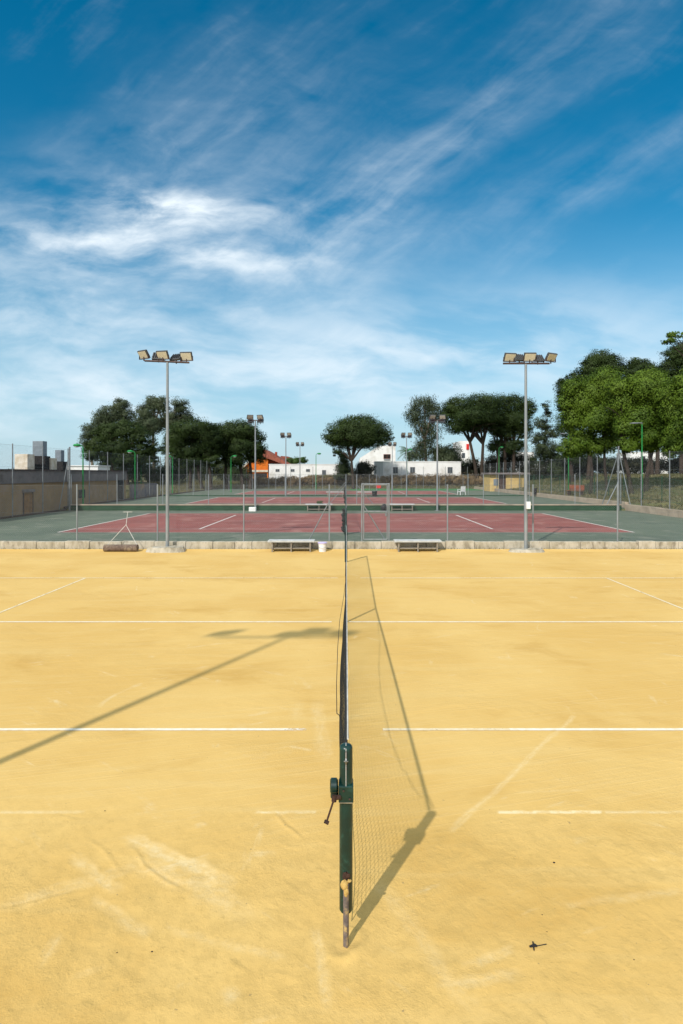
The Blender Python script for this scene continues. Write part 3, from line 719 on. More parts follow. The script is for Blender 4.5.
MB().path([(-.55, 0, .12), (-.545, 0, .12), (.545, 0, .12), (.55, 0, .12)], [.08, .115, .115, .08], 16).build('drum', M['roller'], t, smooth=True)
MB().path([(-.46, .05, .22), (.08, .22, .86)], .009, 6).path([(.5, .05, .22), (.08, .22, .86)], .009, 6).path([(.08, .22, .84), (.09, .34, 1.28)], .009, 6).path([(-.06, .34, 1.28), (.24, .34, 1.28)], .009, 6).build('handle', M['cable'], t, smooth=True)
# bag and bins
def bag(loc, s, label):
    mb = MB().ball((0, 0, .5 * s), (.5 * s, .3 * s, .5 * s), 12, 8, .07)
    o = mb.build('bag', M['dark'], None, smooth=True); o.location = loc; return tag(o, label, 'bag')
bag((fx(384, 36.5), 36.5, G2 - .02), .36 * 1.3, 'black sports bag standing left of the bench at the dark green wall')
t = thing('litter_bin', (fx(374.5, 54.8), 54.8, G3), 'small black bin at the end of the distant right bench', 'bin')
MB().path([(0, 0, 0), (0, 0, .5)], [.2, .26], 14).build('body', M['dark'], t, smooth=True)
MB().path([(0, 0, .5), (0, 0, .55)], [.28, .26], 14).build('rim', M['hous'], t, smooth=True)
mb = MB()
for k in range(40):
    a = random.uniform(0, 6.28); r = random.uniform(.02, .22); z = random.uniform(.0, .12)
    mb.poly([(r * math.cos(a) - .04, r * .4 * math.sin(a), z), (r * math.cos(a) + .04, r * .4 * math.sin(a), z + .01), (r * math.cos(a), r * .4 * math.sin(a) + .02, z + .09)])
mb.path([(-.2, 0, .0), (.2, 0, .0)], .02, 6)
o = mb.build('leafy_bundle', M['shrub']); o.location = (fx(320, 36.6), 36.6, G2 + .485)
tag(o, 'small olive leafy bundle lying on the left bench at the dark green wall', 'bundle')
t = thing('sign_board', (fx(378.5, 72.2), 72.2, G3), 'small red board standing at the far end of the courts beyond the gate', 'board')
MB().b2((-.3, -.02, .35), (.3, .02, .95)).build('panel', M['redp'], t, bevel=.01)
MB().path([(-.2, .03, 0), (-.2, .03, .5)], .02, 6).path([(.2, .03, 0), (.2, .03, .5)], .02, 6).build('legs', M['galvd'], t)
t = thing('plastic_chair', (fx(461.5, 56.5), 56.5, G3), 'white plastic armchair standing on the green surface far right of the net', 'chair', rz=R(200))
MB().b2((-.27, -.25, .40), (.27, .25, .44)).build('seat', M['whitep'], t, bevel=.01)
MB().prism([(-.27, .24, .44), (.27, .24, .44), (.25, .32, .95), (-.25, .32, .95)], (0, .03, 0)).build('backrest', M['whitep'], t)
for sx_ in (-1, 1):
    MB().b2((sx_ * .30 - .03, -.26, .62), (sx_ * .30 + .03, .26, .66)).build('armrest', M['whitep'], t, bevel=.008)
    for sy_ in (-1, 1): MB().path([(sx_ * .27, sy_ * .22, .62 if sy_ < 0 else .44), (sx_ * .31, sy_ * .3, 0)], [.03, .025], 6).build('leg', M['whitep'], t)
t = thing('park_bench', (fx(589, 50), 50, terr(19.5, 50) + .0), 'brown wooden park bench behind the right side fence', 'bench', rz=R(-62))
t.location.x = 20.2; t.location.z = terr(20.2, 50)
MB().b2((-.8, -.2, .42), (.8, .2, .46)).build('seat', M['wood'], t)
MB().b2((-.8, .21, .5), (.8, .25, .95)).build('backrest', M['wood'], t)
for x in (-.65, .65): MB().b2((x - .03, -.18, 0), (x + .03, .2, .42)).build('leg', M['darkmetal'], t)
t = thing('litter_bin', (18.2, 54.6, G3), 'small dark litter bin by the right side fence', 'bin')
MB().path([(0, 0, .2), (0, 0, .8)], [.17, .2], 12).build('body', M['dark'], t, smooth=True)
MB().path([(0, .1, 0), (0, .1, .8)], .025, 6).build('stand', M['galvd'], t)
# twig and crumbs on the sand
o = MB().path([(-.03, 0, .008), (0, .004, .012), (.012, .001, .009)], [.005, .009, .004], 6).path([(.0, 0, .01), (.065, .008, .015)], .0022, 5).path([(-.012, -.02, .004), (-.006, .02, .018)], .004, 5).build('twig', M['dark'])
o.location = (fx(535, 1463 / 475), 1463 / 475, 0); tag(o, 'small dark twig lying on the sand at the lower right', 'twig')
random.seed(9)
for px, py, s, lab in ((554, 863, .012, 'largest dark crumb of debris, above and right of the twig'), (542, 915, .006, 'tiny dark crumb a short way above the twig, the upper of two'), (547, 932, .005, 'tiny dark crumb just above the twig, the lower of two'),
                       (634, 960, .006, 'tiny dark crumb on the sand right of the twig'), (105, 811, .007, 'small dark crumb on the far left sand by the buried sideline'), (152, 952, .008, 'small dark crumb at the lower left of the sand, right one of a pair'),
                       (117, 953, .006, 'small dark crumb at the lower left of the sand, left one of a pair')):
    s *= .7; Y = 1463 / (py - HZ); o = MB().ball((0, 0, s * .4), (s, s * .7, s * .5), 6, 4, .3).build('debris_crumb', M['bark']); o.location = (fx(px, Y), Y, 0)
    tag(o, lab, 'debris', 'crumbs of debris on the near sand')

# ------------------------------------------------------------ buildings
def window(t, x0, x1, z0, z1, yf, mglass='glass', frame='frame'):
    w_ = bpy.data.objects.new('window', None); col.objects.link(w_); w_.parent = t
    f = .05
    MB().b2((x0, yf - .05, z0), (x0 + f, yf, z1)).b2((x1 - f, yf - .05, z0), (x1, yf, z1)).b2((x0 + f, yf - .05, z1 - f), (x1 - f, yf, z1)).b2((x0 + f, yf - .05, z0), (x1 - f, yf, z0 + f)).b2(((x0 + x1) / 2 - .02, yf - .045, z0 + f), ((x0 + x1) / 2 + .02, yf - .005, z1 - f)).build('frame', M[frame], w_)
    MB().b2((x0 + f, yf - .02, z0 + f), (x1 - f, yf + .0, z1 - f)).build('pane', M[mglass], w_)
def PX(px, Y): return (px - VX) * Y / F
def PZ(py, Y): return CH - (py - HZ) * Y / F
# ochre clubhouse on the left
t = thing('clubhouse', (-18.9, 26, .1), 'long low ochre building with a grey sheet upper band along the left side', 'building')
MB().b2((-8, 0, -.2), (0, 22.6, 1.88)).build('wall', M['ochre'], t)
MB().b2((-8.1, -.1, 1.883), (.06, 22.7, 2.62)).build('upper_band', M['fascia'], t)
MB().b2((-8.2, -.2, 2.622), (.14, 22.8, 2.70)).build('roof', M['darkmetal'], t)
def side_door(y0, y1, zt, can=True):
    d = bpy.data.objects.new('door', None); col.objects.link(d); d.parent = t
    MB().b2((-.05, y0, 0), (.03, y1, zt)).build('leaf', mat('door_brown', (.30, .15, .05), (.2, .1, .04), 4, .8), d)
    MB().b2((-.05, y0 - .08, 0), (.045, y0, zt + .08)).b2((-.05, y1, 0), (.045, y1 + .08, zt + .08)).build('frame', M['darkmetal'], d)
    if can: MB().b2((0, y0 - .15, zt + .09), (.14, y1 + .1, zt + .27)).build('canopy', M['fascia'], d)
side_door(7.2, 8.1, 1.25); 
MB().b2((-.1, 20.9, 0), (.035, 22.0, 1.88)).build('doorway', M['black'], t)
MB().b2((-.1, 14.0, .7), (.03, 15.0, 1.3)).build('opening', M['black'], t)
# equipment on the clubhouse roof
def rbox(px0, px1, py0, py1, Y, dep, m, name, label, cat):
    x0, x1 = PX(px0, Y), PX(px1, Y); z0, z1 = PZ(py1, Y), PZ(py0, Y)
    t = thing(name, ((x0 + x1) / 2, Y, z0), label, cat)
    wd = (x1 - x0) / 2; h = z1 - z0
    MB().b2((-wd, 0, 0), (wd, dep, h)).build('casing', M[m], t, bevel=.015)
    mb = MB()
    n = 6
    for k in range(n if m == 'hvac' else 1): mb.b2((-wd + .04, -.006, h * (.1 + .8 * k / n)), (wd - .04, -.001, h * (.1 + .8 * k / n) + h * .05))
    mb.build('louvres', M['hvac' if m == 'hvac' else 'trim'], t)
    return t
for a in ((14.5, 27.5, 454, 470.0, 35, .8, 'trim', 'air_conditioner', 'cream air conditioning case at the near end of the clubhouse roof', 'air conditioner'),
          (44, 51.5, 458, 470.0, 37, .7, 'trim', 'air_conditioner', 'smaller cream air conditioning case between the two dark roof plinths', 'air conditioner')):
    rbox(*a)
for (a, b_, c, d, e, lab) in ((32.5, 43, 441, 456, 36.5, 'large grey ventilation box raised on a dark plinth on the clubhouse roof'), (55, 61, 450, 461.5, 41, 'smaller grey ventilation box raised on a dark plinth on the clubhouse roof')):
    o = rbox(a, b_, c, d, e, .5, 'hvac', 'ventilation_box', lab, 'ventilation box')
    w_ = (PX(b_, e) - PX(a, e)) / 2 + .16; zz = PZ(d, e) - 2.8
    MB().b2((-w_, -.05, -zz), (w_, .6, -.004)).build('plinth', M['black'], o)
t = thing('white_shed', (PX(79, 60), 60, 0), 'small white flat roofed hut showing above the clubhouse roof', 'building')
MB().b2((-2.0, 0, 0), (2.0, 3, 3.3)).build('wall', M['white'], t); MB().b2((-2.1, -.1, 3.302), (2.1, 3.1, 3.4)).build('roof', M['whitep'], t)
t = thing('garden_wall', (-18.9, 50, G3), 'short grey graffiti stained wall continuing past the ochre clubhouse', 'wall')
MB().b2((-.2, 0, -.1), (0, 6.8, 1.25)).build('face', mat('stained_grey', (.20, .17, .16), (.09, .09, .12), 1.4, .9, c3=(.3, .2, .12), s3=.6), t)

# long white building left of centre
def wbuilding(px0, px1, pyt, Y, zb, dep, label, wins, name='white_building', extra=None):
    x0, x1 = PX(px0, Y), PX(px1, Y); zt = PZ(pyt, Y)
    t = thing(name, ((x0 + x1) / 2, Y, zb), label, 'building')
    w_ = (x1 - x0) / 2; h = zt - zb
    MB().b2((-w_, 0, -.6), (w_, dep, h - .12)).build('wall', M['white'], t)
    MB().b2((-w_ - .06, -.06, h - .118), (w_ + .06, dep + .06, h)).build('parapet', M['white'], t)
    for (a, b_, c, d, g) in wins:
        xa, xb = PX(a, Y) - t.location.x, PX(b_, Y) - t.location.x
        window(t, xa, xb, PZ(d, Y) - zb, PZ(c, Y) - zb, -.003, g)
    return t
wbuilding(269, 344, 464, 90, 1.2, 7, 'long low white building with small slit windows left of the central pine',
          [(275.5, 279.5, 469, 471.8, 'glass'), (290.5, 294.5, 469, 471.8, 'glass'), (306, 310, 469, 471.8, 'glass'), (322, 326, 470, 475.5, 'glass')])
t2 = wbuilding(383, 461, 461.3, 88, 1.9, 6, 'long low white building with three square windows right of the central pine',
               [(393, 398, 467, 473.5, 'glass'), (410, 415, 467, 473.5, 'glass'), (447.5, 452.5, 467, 473.3, 'glass')])
t = thing('grey_annex', (PX(380, 87), 87, 1.7), 'narrow grey rendered annex at the left end of the right white building', 'building')
MB().b2((-.75, 0, -.5), (.45, 4, 2.6)).build('wall', M['bench'], t); MB().b2((-.8, -.05, 2.602), (.5, 4.05, 2.68)).build('parapet', M['white'], t)
# tall white house behind
Y = 105
t = thing('white_house', (PX(380, Y), Y, 1.9), 'tall white house with a dark window behind the central pine', 'building')
f_ = lambda px, py: (PX(px, Y) - PX(380, Y), 0, PZ(py, Y) - 1.9)
MB().prism([f_(360, 480), f_(395.5, 480), f_(395.5, 446), f_(389, 445.2), f_(379, 446), f_(360, 458)], (0, 8, 0)).build('wall', M['white'], t)
a, b_ = f_(383.5, 454.2), f_(390.5, 458.8)
window(t, a[0], b_[0], b_[2], a[2], -.003, 'black', 'tile')
MB().b2((f_(384, 459.2)[0], -.12, f_(384, 460.2)[2]), (f_(390.2, 0)[0], -.004, f_(384, 459.2)[2])).build('sill', M['hvac'], t)
Y = 120
t = thing('white_house', (PX(462, Y), Y, 1.9), 'white house with a red awning glimpsed between the trunks of the right pines', 'building')
f_ = lambda px, py: (PX(px, Y) - PX(462, Y), 0, PZ(py, Y) - 1.9)
MB().prism([f_(446, 478), f_(476, 478), f_(476, 460), f_(470, 460), f_(470, 441), f_(460, 441), f_(460, 453), f_(446, 453)], (0, 8, 0)).build('wall', M['white'], t)
MB().b2((f_(466.3, 0)[0], -.2, f_(0, 449.5)[2]), (f_(468.8, 0)[0], -.004, f_(0, 444)[2])).build('awning', M['redp'], t)
MB().b2((f_(462, 0)[0], -.05, f_(0, 458)[2]), (f_(465, 0)[0], -.004, f_(0, 453)[2])).build('window', M['glass'], t)
for (p0, p1, pt, Yq, lab) in ((484, 500, 461, 100, 'white wall of a house behind the yellow hut on its left'), (518, 534, 452, 125, 'white house gable glimpsed left of the right floodlight pole'), (540, 580, 461, 110, 'white house front glimpsed beneath the park trees'), (630, 668, 452, 120, 'far white house seen under the crowns at the right edge')):
    wbuilding(p0, p1, pt, Yq, 2.0, 6, lab, [((p0 * .7 + p1 * .3), (p0 * .6 + p1 * .4), pt + 4, pt + 8, 'glass')], 'white_house')
# orange house
Y = 98
t = thing('orange_house', (PX(262, Y), Y, .9), 'orange rendered house with a red tiled roof left of the white building', 'building')
f_ = lambda px, py, d=0: (PX(px, Y) - PX(262, Y), d, PZ(py, Y) - .9)
MB().prism([f_(240, 486), f_(268, 486), f_(268, 458), f_(265, 458), f_(256, 458), f_(248, 462), f_(240, 470)], (0, 9, 0)).build('wall', M['orange'], t)
MB().prism([f_(268.2, 486, 1), f_(289, 486, 1), f_(289, 464, 1), f_(268.2, 460, 1)], (0, 7, 0)).build('side_wall', M['brick'], t)
r = MB().prism([f_(262, 448.5, -.4), f_(290, 464.5, -.4), f_(289, 466.5, -.4), f_(268, 458.5, -.4), f_(250, 458, -.4), f_(249, 457, -.4)], (0, 10, 0)).build('roof', M['tile'], t)
MB().prism([f_(240, 469, -.5), f_(249, 461, -.5), f_(249, 463, -.5), f_(240, 471, -.5)], (0, .6, 0)).build('stair_trim', M['trim'], t)
MB().b2(f_(252, 472, -.15), (f_(268, 0)[0], -.005, f_(0, 470)[2])).build('string_course', M['trim'], t)
MB().b2(f_(273.5, 459, 2), (f_(275.5, 0)[0], 2.6, f_(0, 451.5)[2])).build('chimney', M['brick'], r)
MB().b2(f_(255, 484, -.03), (f_(267, 0)[0], -.004, f_(0, 473)[2])).build('doorway', M['black'], t)
MB().b2(f_(270, 467, .96), (f_(273.5, 0)[0], .996, f_(0, 463)[2])).build('window', M['glass'], t)
t = thing('brick_house', (PX(286, 112), 112, .9), 'second brick house with a tiled roof just behind the orange house', 'building')
f_ = lambda px, py, d=0: (PX(px, 112) - PX(286, 112), d, PZ(py, 112) - .9)
MB().prism([f_(279, 486), f_(290, 486), f_(290, 461), f_(279, 461)], (0, 7, 0)).build('wall', M['brick'], t)
MB().prism([f_(278, 461.2, -.3), f_(292, 461.2, -.3), f_(288, 456.5, -.3), f_(281, 456, -.3)], (0, 8, 0)).build('roof', M['tile'], t)

# yellow hut
Y = 70
t = thing('yellow_hut', (PX(505, Y), Y, G3), 'small yellow block hut with a flat roof and dark door', 'hut')
f_ = lambda px, py, d=0: (PX(px, Y) - PX(505, Y), d, PZ(py, Y) - G3)
MB().b2(f_(490, 491.4), (f_(499, 0)[0], 3.2, f_(0, 474.5)[2])).b2(f_(506, 491.4), (f_(527, 0)[0], 3.2, f_(0, 474.5)[2])).b2((f_(499, 0)[0] + .003, .25, 0), (f_(506, 0)[0] - .003, 3.19, f_(0, 474.6)[2])).build('wall', M['yellow'], t)
MB().b2((f_(488, 0)[0], -.5, f_(0, 474.3)[2]), (f_(529, 0)[0], 3.5, f_(0, 472.6)[2])).build('roof', M['fascia'], t)
MB().b2((f_(499, 0)[0] + .02, .1, 0), (f_(506, 0)[0] - .02, .24, f_(0, 474.8)[2])).build('door', M['darkmetal'], t)
MB().b2(f_(493.5, 485.5, -.05), (f_(498, 0)[0], -.004, f_(0, 479)[2])).build('meter_cabinet', M['hvac'], t)
o = MB().prism([(-.9, 0, 0), (.9, 0, 0), (.9, 0, .45), (-.9, 0, .12)], (0, .12, 0)).build('leaning_slab', M['white']); o.location = (PX(514.5, 69), 69, G3); tag(o, 'sloping white slab leaning at the foot of the yellow hut', 'slab')

# ------------------------------------------------------------ vegetation
def leaves(name, lobes, n, size, m, parent, flatn=.5, clump=.16, asp=.55, shell=(.62, 1.02), droop=0):
    """lobes: centre xyz, radii xyz; clumps sit through the outer volume, leaves gather round the clumps"""
    n = int(n * (3.6 if m in ('pine', 'decid') else 2.6)); size = size * (.56 if m in ('pine', 'decid') else .62)
    L = np.array(lobes, float); vol = L[:, 3] * L[:, 5] + L[:, 3] * L[:, 4]; pr = vol / vol.sum()
    nc = max(20, n // 75); li = rng.choice(len(L), nc, p=pr)
    d = rng.normal(size=(nc, 3)); d /= np.linalg.norm(d, axis=1)[:, None]
    rr = rng.uniform(shell[0], shell[1], nc) ** 1.0
    inn = rng.random(nc) < .22; rr[inn] *= rng.uniform(.3, .8, inn.sum())
    cc = L[li, :3] + d * rr[:, None] * L[li, 3:6]
    ci = rng.integers(0, nc, n); cr = (L[li].mean(axis=1) * 0 + L[li, 3:6].mean(axis=1))[ci] * clump + size * .5
    cs = rng.uniform(.6, 1.5, nc)[ci]
    off = np.clip(rng.normal(size=(n, 3)), -1.5, 1.5) * (cr * cs)[:, None] * np.array([1, 1, flatn + .15])
    c = cc[ci] + off
    if droop: c[:, 2] -= np.abs(rng.normal(size=n)) * droop
    nrm = d[ci] * 1.0 + rng.normal(size=(n, 3)) * .42 + np.array([0, 0, .3]); nrm /= np.linalg.norm(nrm, axis=1)[:, None]
    a = np.cross(nrm, rng.normal(size=(n, 3))); a /= np.linalg.norm(a, axis=1)[:, None]; b = np.cross(nrm, a)
    if droop: a = a * .4 + np.array([0, 0, -1.0]); a /= np.linalg.norm(a, axis=1)[:, None]
    s = size * rng.uniform(.55, 1.3, n)[:, None]
    v = np.stack([c - a * s * .6, c - b * s * asp * .5, c + a * s * .6 - nrm * s * .12, c + b * s * asp * .5], 1).reshape(-1, 3)
    cl = off / (cr * cs)[:, None]; sn = d[ci] * .5 + cl * .8 + nrm * .6 + np.array([0, 0, .15]); sn /= np.linalg.norm(sn, axis=1)[:, None]
    me = bpy.data.meshes.new(name); me.vertices.add(4 * n); me.vertices.foreach_set('co', v.ravel())
    me.loops.add(4 * n); me.loops.foreach_set('vertex_index', np.arange(4 * n, dtype=np.int32))
    me.polygons.add(n); me.polygons.foreach_set('loop_start', np.arange(0, 4 * n, 4, dtype=np.int32))
    me.update(calc_edges=True); me.materials.append(M[m])
    me.normals_split_custom_set_from_vertices(np.repeat(sn, 4, axis=0))
    o = bpy.data.objects.new(name, me); col.objects.link(o); o.parent = parent
    return o
def tree(name, label, Y, base_px, lobes, n, size, m, trunks=None, bark='bark', tr=.22, group=None, cat='tree', dep=.8, base_y=None, **kw):
    """lobes in picture measure (px, py, rx, ry[, dy]) turned into metres at the tree's own distance"""
    s = Y / F; X0 = PX(base_px, Y); zb = terr(X0, Y) if base_y is None else base_y
    t = thing(name, (X0, Y, zb), label, cat, group)
    LL = []
    for q in lobes:
        px, py, rx, ry = q[:4]; dy_ = q[4] if len(q) > 4 else random.uniform(-.5, .5) * rx * s
        LL.append((PX(px, Y) - X0, dy_, PZ(py, Y) - zb, rx * s, rx * s * dep, ry * s))
    mb = MB()
    if trunks is None: trunks = [(base_px, None)]
    for (bx, via) in trunks:
        p0 = Vector((PX(bx, Y) - X0, 0, -.3))
        fork = Vector((PX(via[0], Y) - X0, 0, PZ(via[1], Y) - zb)) if via else Vector((LL[0][0] * .5, 0, LL[0][2] * .55))
        mid = p0.lerp(fork, .5) + Vector((random.uniform(-.2, .2), random.uniform(-.2, .2), 0))
        mb.path([p0, p0.lerp(mid, .5), mid, fork], [tr * 1.1, tr * .85, tr * .72, tr * .6], 9)
        near = sorted(LL, key=lambda q: abs(q[0] - fork.x))[:max(3, len(LL) * 2 // max(1, len(trunks)) // 1)]
        for q in near[:7]:
            e = Vector((q[0], q[1], q[2] + q[5] * .15)); m2 = fork.lerp(e, .5) + Vector((random.uniform(-.3, .3), random.uniform(-.3, .3), random.uniform(-.1, .5)))
            mb.path([fork, m2, e], [tr * .6, tr * .4, tr * .12], 6)
            for k in range(2):
                e2 = m2 + Vector((random.uniform(-1, 1) * q[3] * .8, random.uniform(-1, 1) * q[4] * .8, random.uniform(.1, .8) * q[5]))
                mb.path([m2, m2.lerp(e2, .5) + Vector((0, 0, .15)), e2], [tr * .28, tr * .2, tr * .07], 5)
    mb.build('trunk', M[bark], t, smooth=True)
    leaves('crown', LL, n, size, m, t, **kw)
    return t
random.seed(11)
PK = dict(flatn=.45, clump=.14, asp=.5)
tree('umbrella_pine', 'umbrella pine with a wide domed crown standing alone at the centre', 80, 353,
     [(358, 430, 27, 13, 0), (341, 433, 17, 13), (376, 434, 17, 12), (358, 423, 22, 9, 1.0), (347, 441, 19, 9), (370, 441, 18, 8), (358, 437, 26, 9), (386, 437, 8, 7), (331, 437, 8, 9), (339, 452.5, 6.5, 5.5)],
     19000, .30, 'pine', [(353.5, (351.5, 461))], tr=.26, **PK)
tree('umbrella_pine', 'broad umbrella pine with leaning trunks, left of the pair behind the yellow hut', 84, 477,
     [(463, 407, 20, 12), (483, 404, 18, 10), (449, 416, 11, 11), (472, 417, 24, 10), (452, 407, 10, 8), (457, 427, 13, 7), (490, 416, 12, 10), (476, 426, 16, 6)],
     18000, .31, 'pine', [(478, (470, 442)), (482, (483, 444))], tr=.33, **PK)
tree('umbrella_pine', 'taller umbrella pine with hanging lower boughs, right of the pair behind the yellow hut', 86, 508,
     [(510, 404, 18, 10), (525, 409, 12, 12), (500, 414, 15, 12), (516, 420, 16, 12), (505, 432, 13, 10), (523, 432, 10, 9), (496, 428, 9, 8), (514, 446, 14, 8), (497, 446, 10, 7), (506, 422, 20, 10)],
     20000, .31, 'pine', [(506, (505, 452)), (512, (514, 450)), (500, (498, 455))], tr=.36, **PK)
tree('eucalyptus', 'grey green eucalyptus with a loose tall crown left of the right pine pair', 92, 428,
     [(424, 404, 14, 9), (414, 414, 9, 10), (434, 410, 10, 10), (421, 425, 10, 10), (431, 432, 10, 12), (424, 447, 10, 10), (438, 452, 9, 9), (416, 455, 10, 7), (448, 458, 12, 8)],
     13000, .36, 'euc', [(428, (425, 440))], 'barkp', .3, clump=.2, asp=.35, droop=.35)
tree('pine', 'wide dark pine with a flat crown left of the orange house', 80, 232,
     [(238, 431, 20, 11), (252, 437, 12, 12), (222, 437, 18, 13), (256, 449, 10, 10), (240, 448, 16, 12), (222, 452, 14, 9), (236, 460, 12, 7), (256, 458, 9, 7)],
     19000, .33, 'pine', [(243, (238, 455)), (228, (226, 458)), (250, (250, 462))], tr=.3, **PK)
tree('pine', 'dark spreading pine just right of the left floodlight pole', 77, 196,
     [(195, 430, 20, 10), (180, 436, 13, 12), (208, 438, 15, 13), (188, 449, 17, 10), (207, 452, 13, 8), (172, 447, 9, 10), (192, 460, 14, 7), (178, 458, 9, 8), (213, 460, 9, 7)],
     19000, .33, 'pine', [(190, (190, 456)), (203, (196, 455)), (211, (208, 458))], tr=.27, **PK)
tree('pine', 'round dark green pine behind the far end of the clubhouse', 82, 118,
     [(106, 433, 16, 11), (125, 430, 17, 10), (140, 438, 13, 11), (100, 446, 13, 10), (120, 448, 18, 11), (142, 452, 12, 9), (152, 446, 8, 10), (108, 458, 12, 8), (130, 460, 14, 8), (94, 455, 9, 8), (150, 460, 9, 8)],
     18000, .33, 'pine', [(112, (112, 458)), (128, (126, 458))], tr=.27, **PK)
tree('eucalyptus', 'tall grey eucalyptus rising above the pines at the far left', 100, 112,
     [(118, 405, 9, 7), (112, 414, 13, 10), (100, 420, 10, 9), (126, 418, 8, 10), (90, 432, 7, 9), (84, 444, 6, 10), (106, 430, 16, 10)],
     13000, .38, 'euc', [(112, (110, 435)), (92, (91, 445))], 'barkp', .32, clump=.17, asp=.4)
tree('eucalyptus', 'taller open crowned eucalyptus right behind the left floodlight pole', 98, 160,
     [(152, 403, 10, 7), (146, 413, 12, 9), (163, 406, 7, 9), (180, 406, 9, 8), (184, 416, 9, 8), (171, 419, 11, 9), (154, 425, 14, 10), (140, 424, 9, 8)],
     15000, .38, 'euc', [(155, (153, 430)), (165, (168, 428))], 'barkp', .32, clump=.17, asp=.4)
# shrubs and understorey
def shrub(label, Y, px, lobes, n, size, m='shrub', name='shrub', cat='shrub'):
    return tree(name, label, Y, px, lobes, n, size, m, tr=.07, cat=cat, clump=.2)
shrub('dark shrub mass under the pines behind the clubhouse end', 90, 135, [(115, 470, 18, 10), (140, 470, 16, 12), (160, 474, 14, 10)], 7000, .35)
shrub('dark undergrowth behind the trunks of the left pines', 92, 205, [(180, 470, 16, 13), (202, 468, 16, 14), (224, 470, 14, 13)], 8000, .35)
shrub('olive thicket left of the orange house', 90, 240, [(232, 474, 10, 9), (243, 476, 9, 8)], 3500, .33)
shrub('slender grey green conifer beside the central pine trunk', 83, 345, [(345, 458, 5, 6), (344, 467, 6.5, 8), (340, 476, 6, 4)], 3000, .28)
shrub('rounded dark shrub right of the central pine trunk', 86, 366, [(366, 469, 9, 8), (361, 472, 8, 7)], 4200, .25, 'hedge')
shrub('grey shrub behind the white building beneath the right pines', 96, 462, [(440, 466, 10, 9), (455, 468, 12, 10), (466, 472, 8, 8), (472, 463, 6, 6), (452, 452, 9, 8), (443, 455, 8, 8)], 7500, .33)
shrub('dark thicket behind the yellow hut', 95, 510, [(495, 464, 10, 9), (510, 460, 12, 12), (524, 464, 10, 10)], 6000, .33, 'hedge')
shrub('dark shrubs glimpsed beneath the crowns of the park trees', 74, 590, [(566, 462, 10, 10), (578, 458, 10, 8), (596, 460, 10, 7), (612, 464, 12, 6), (556, 470, 8, 8)], 6000, .3)
shrub('shrubs at the right edge behind the park hedge', 80, 655, [(636, 464, 14, 5), (655, 466, 12, 4), (676, 464, 12, 6), (690, 462, 12, 8)], 5000, .3)
shrub('small green bushes above the white roof near the orange house', 104, 303, [(296, 461.5, 4, 4), (303, 460, 5, 3), (290, 462, 4, 4)], 2400, .28, 'palm')
# palms
def palm(px, pyt, Y, label, n=34, Lf=2.6):
    X0 = PX(px, Y); zb = terr(X0, Y); zt = PZ(pyt, Y) - zb
    t = thing('palm_tree', (X0, Y, zb), label, 'palm tree')
    MB().path([(0, 0, -.2), (.1, 0, zt * .5), (0, 0, zt)], [.28, .22, .2], 8).build('trunk', M['bark'], t, smooth=True)
    mb = MB()
    for k in range(n):
        a = random.uniform(0, 6.28); e = random.uniform(-.3, 1.2); L = Lf * random.uniform(.75, 1.1); pts = []
        for q in range(7):
            u = q / 6; r = L * u * math.cos(e * (1 - .3 * u)); z = zt + L * u * math.sin(e) - 1.1 * L * .5 * u * u
            pts.append(Vector((r * math.cos(a), r * math.sin(a), z)))
        sd_ = Vector((-math.sin(a), math.cos(a), 0))
        for q in range(1, 6):
            for s_ in (-1, 1):
                for h_ in (0, .5):
                    c = pts[q].lerp(pts[q + 1], h_); e2 = c + sd_ * s_ * .42 * (1 - q / 9) + (pts[q + 1] - pts[q]) * .5 + Vector((0, 0, -.22))
                    mb.poly([c, c + (pts[q + 1] - pts[q]) * .22, e2])
    mb.build('crown', M['palm'], t)
palm(409, 452, 97, 'palm tree with arching fronds above the right white building'); 
# park trees on the right
DK = dict(flatn=.5, clump=.2, asp=.62)
tree('park_tree', 'bright green broad park tree nearest the tall left park lamp', 50, 606,
     [(600, 392, 24, 14), (585, 402, 18, 16), (618, 400, 18, 16), (575, 418, 13, 14), (596, 420, 20, 14), (616, 424, 16, 12), (584, 440, 13, 12), (604, 380, 16, 10), (566, 404, 8, 10), (570, 448, 11, 10), (598, 446, 14, 9), (613, 442, 12, 9), (572, 388, 9, 9)],
     26000, .24, 'decid', [(608, (604, 440)), (590, (590, 448))], tr=.16, **DK)
tree('park_tree', 'bright green park tree with a leaning trunk at the tall right park lamp', 46, 643,
     [(645, 390, 22, 14), (630, 402, 18, 14), (662, 402, 18, 16), (640, 418, 22, 13), (660, 424, 18, 12), (628, 428, 12, 11), (650, 378, 16, 9), (644, 436, 14, 8), (626, 446, 11, 7), (662, 440, 14, 9), (650, 446, 10, 6), (622, 388, 12, 10)],
     28000, .24, 'decid', [(645, (655, 440)), (632, (622, 446))], tr=.2, **DK)
tree('park_tree', 'bright green park tree cut by the right edge of the view', 43, 690,
     [(685, 398, 20, 18), (676, 412, 14, 15), (692, 420, 20, 18), (678, 440, 12, 14), (700, 400, 22, 22), (684, 382, 14, 10), (672, 396, 14, 12), (680, 430, 14, 14), (672, 448, 9, 8)],
     20000, .23, 'decid', [(690, (690, 445))], tr=.17, **DK)
tree('pine', 'dark pine top showing above the bright park trees, the widest one', 68, 588,
     [(602, 360, 15, 10), (590, 367, 13, 10), (610, 368, 13, 11), (578, 378, 10, 9), (565, 388, 9, 10), (570, 400, 12, 12), (598, 380, 20, 12), (568, 425, 10, 18), (575, 450, 10, 16)],
     24000, .27, 'pine', [(588, (590, 420)), (572, (570, 430))], tr=.28, **PK)
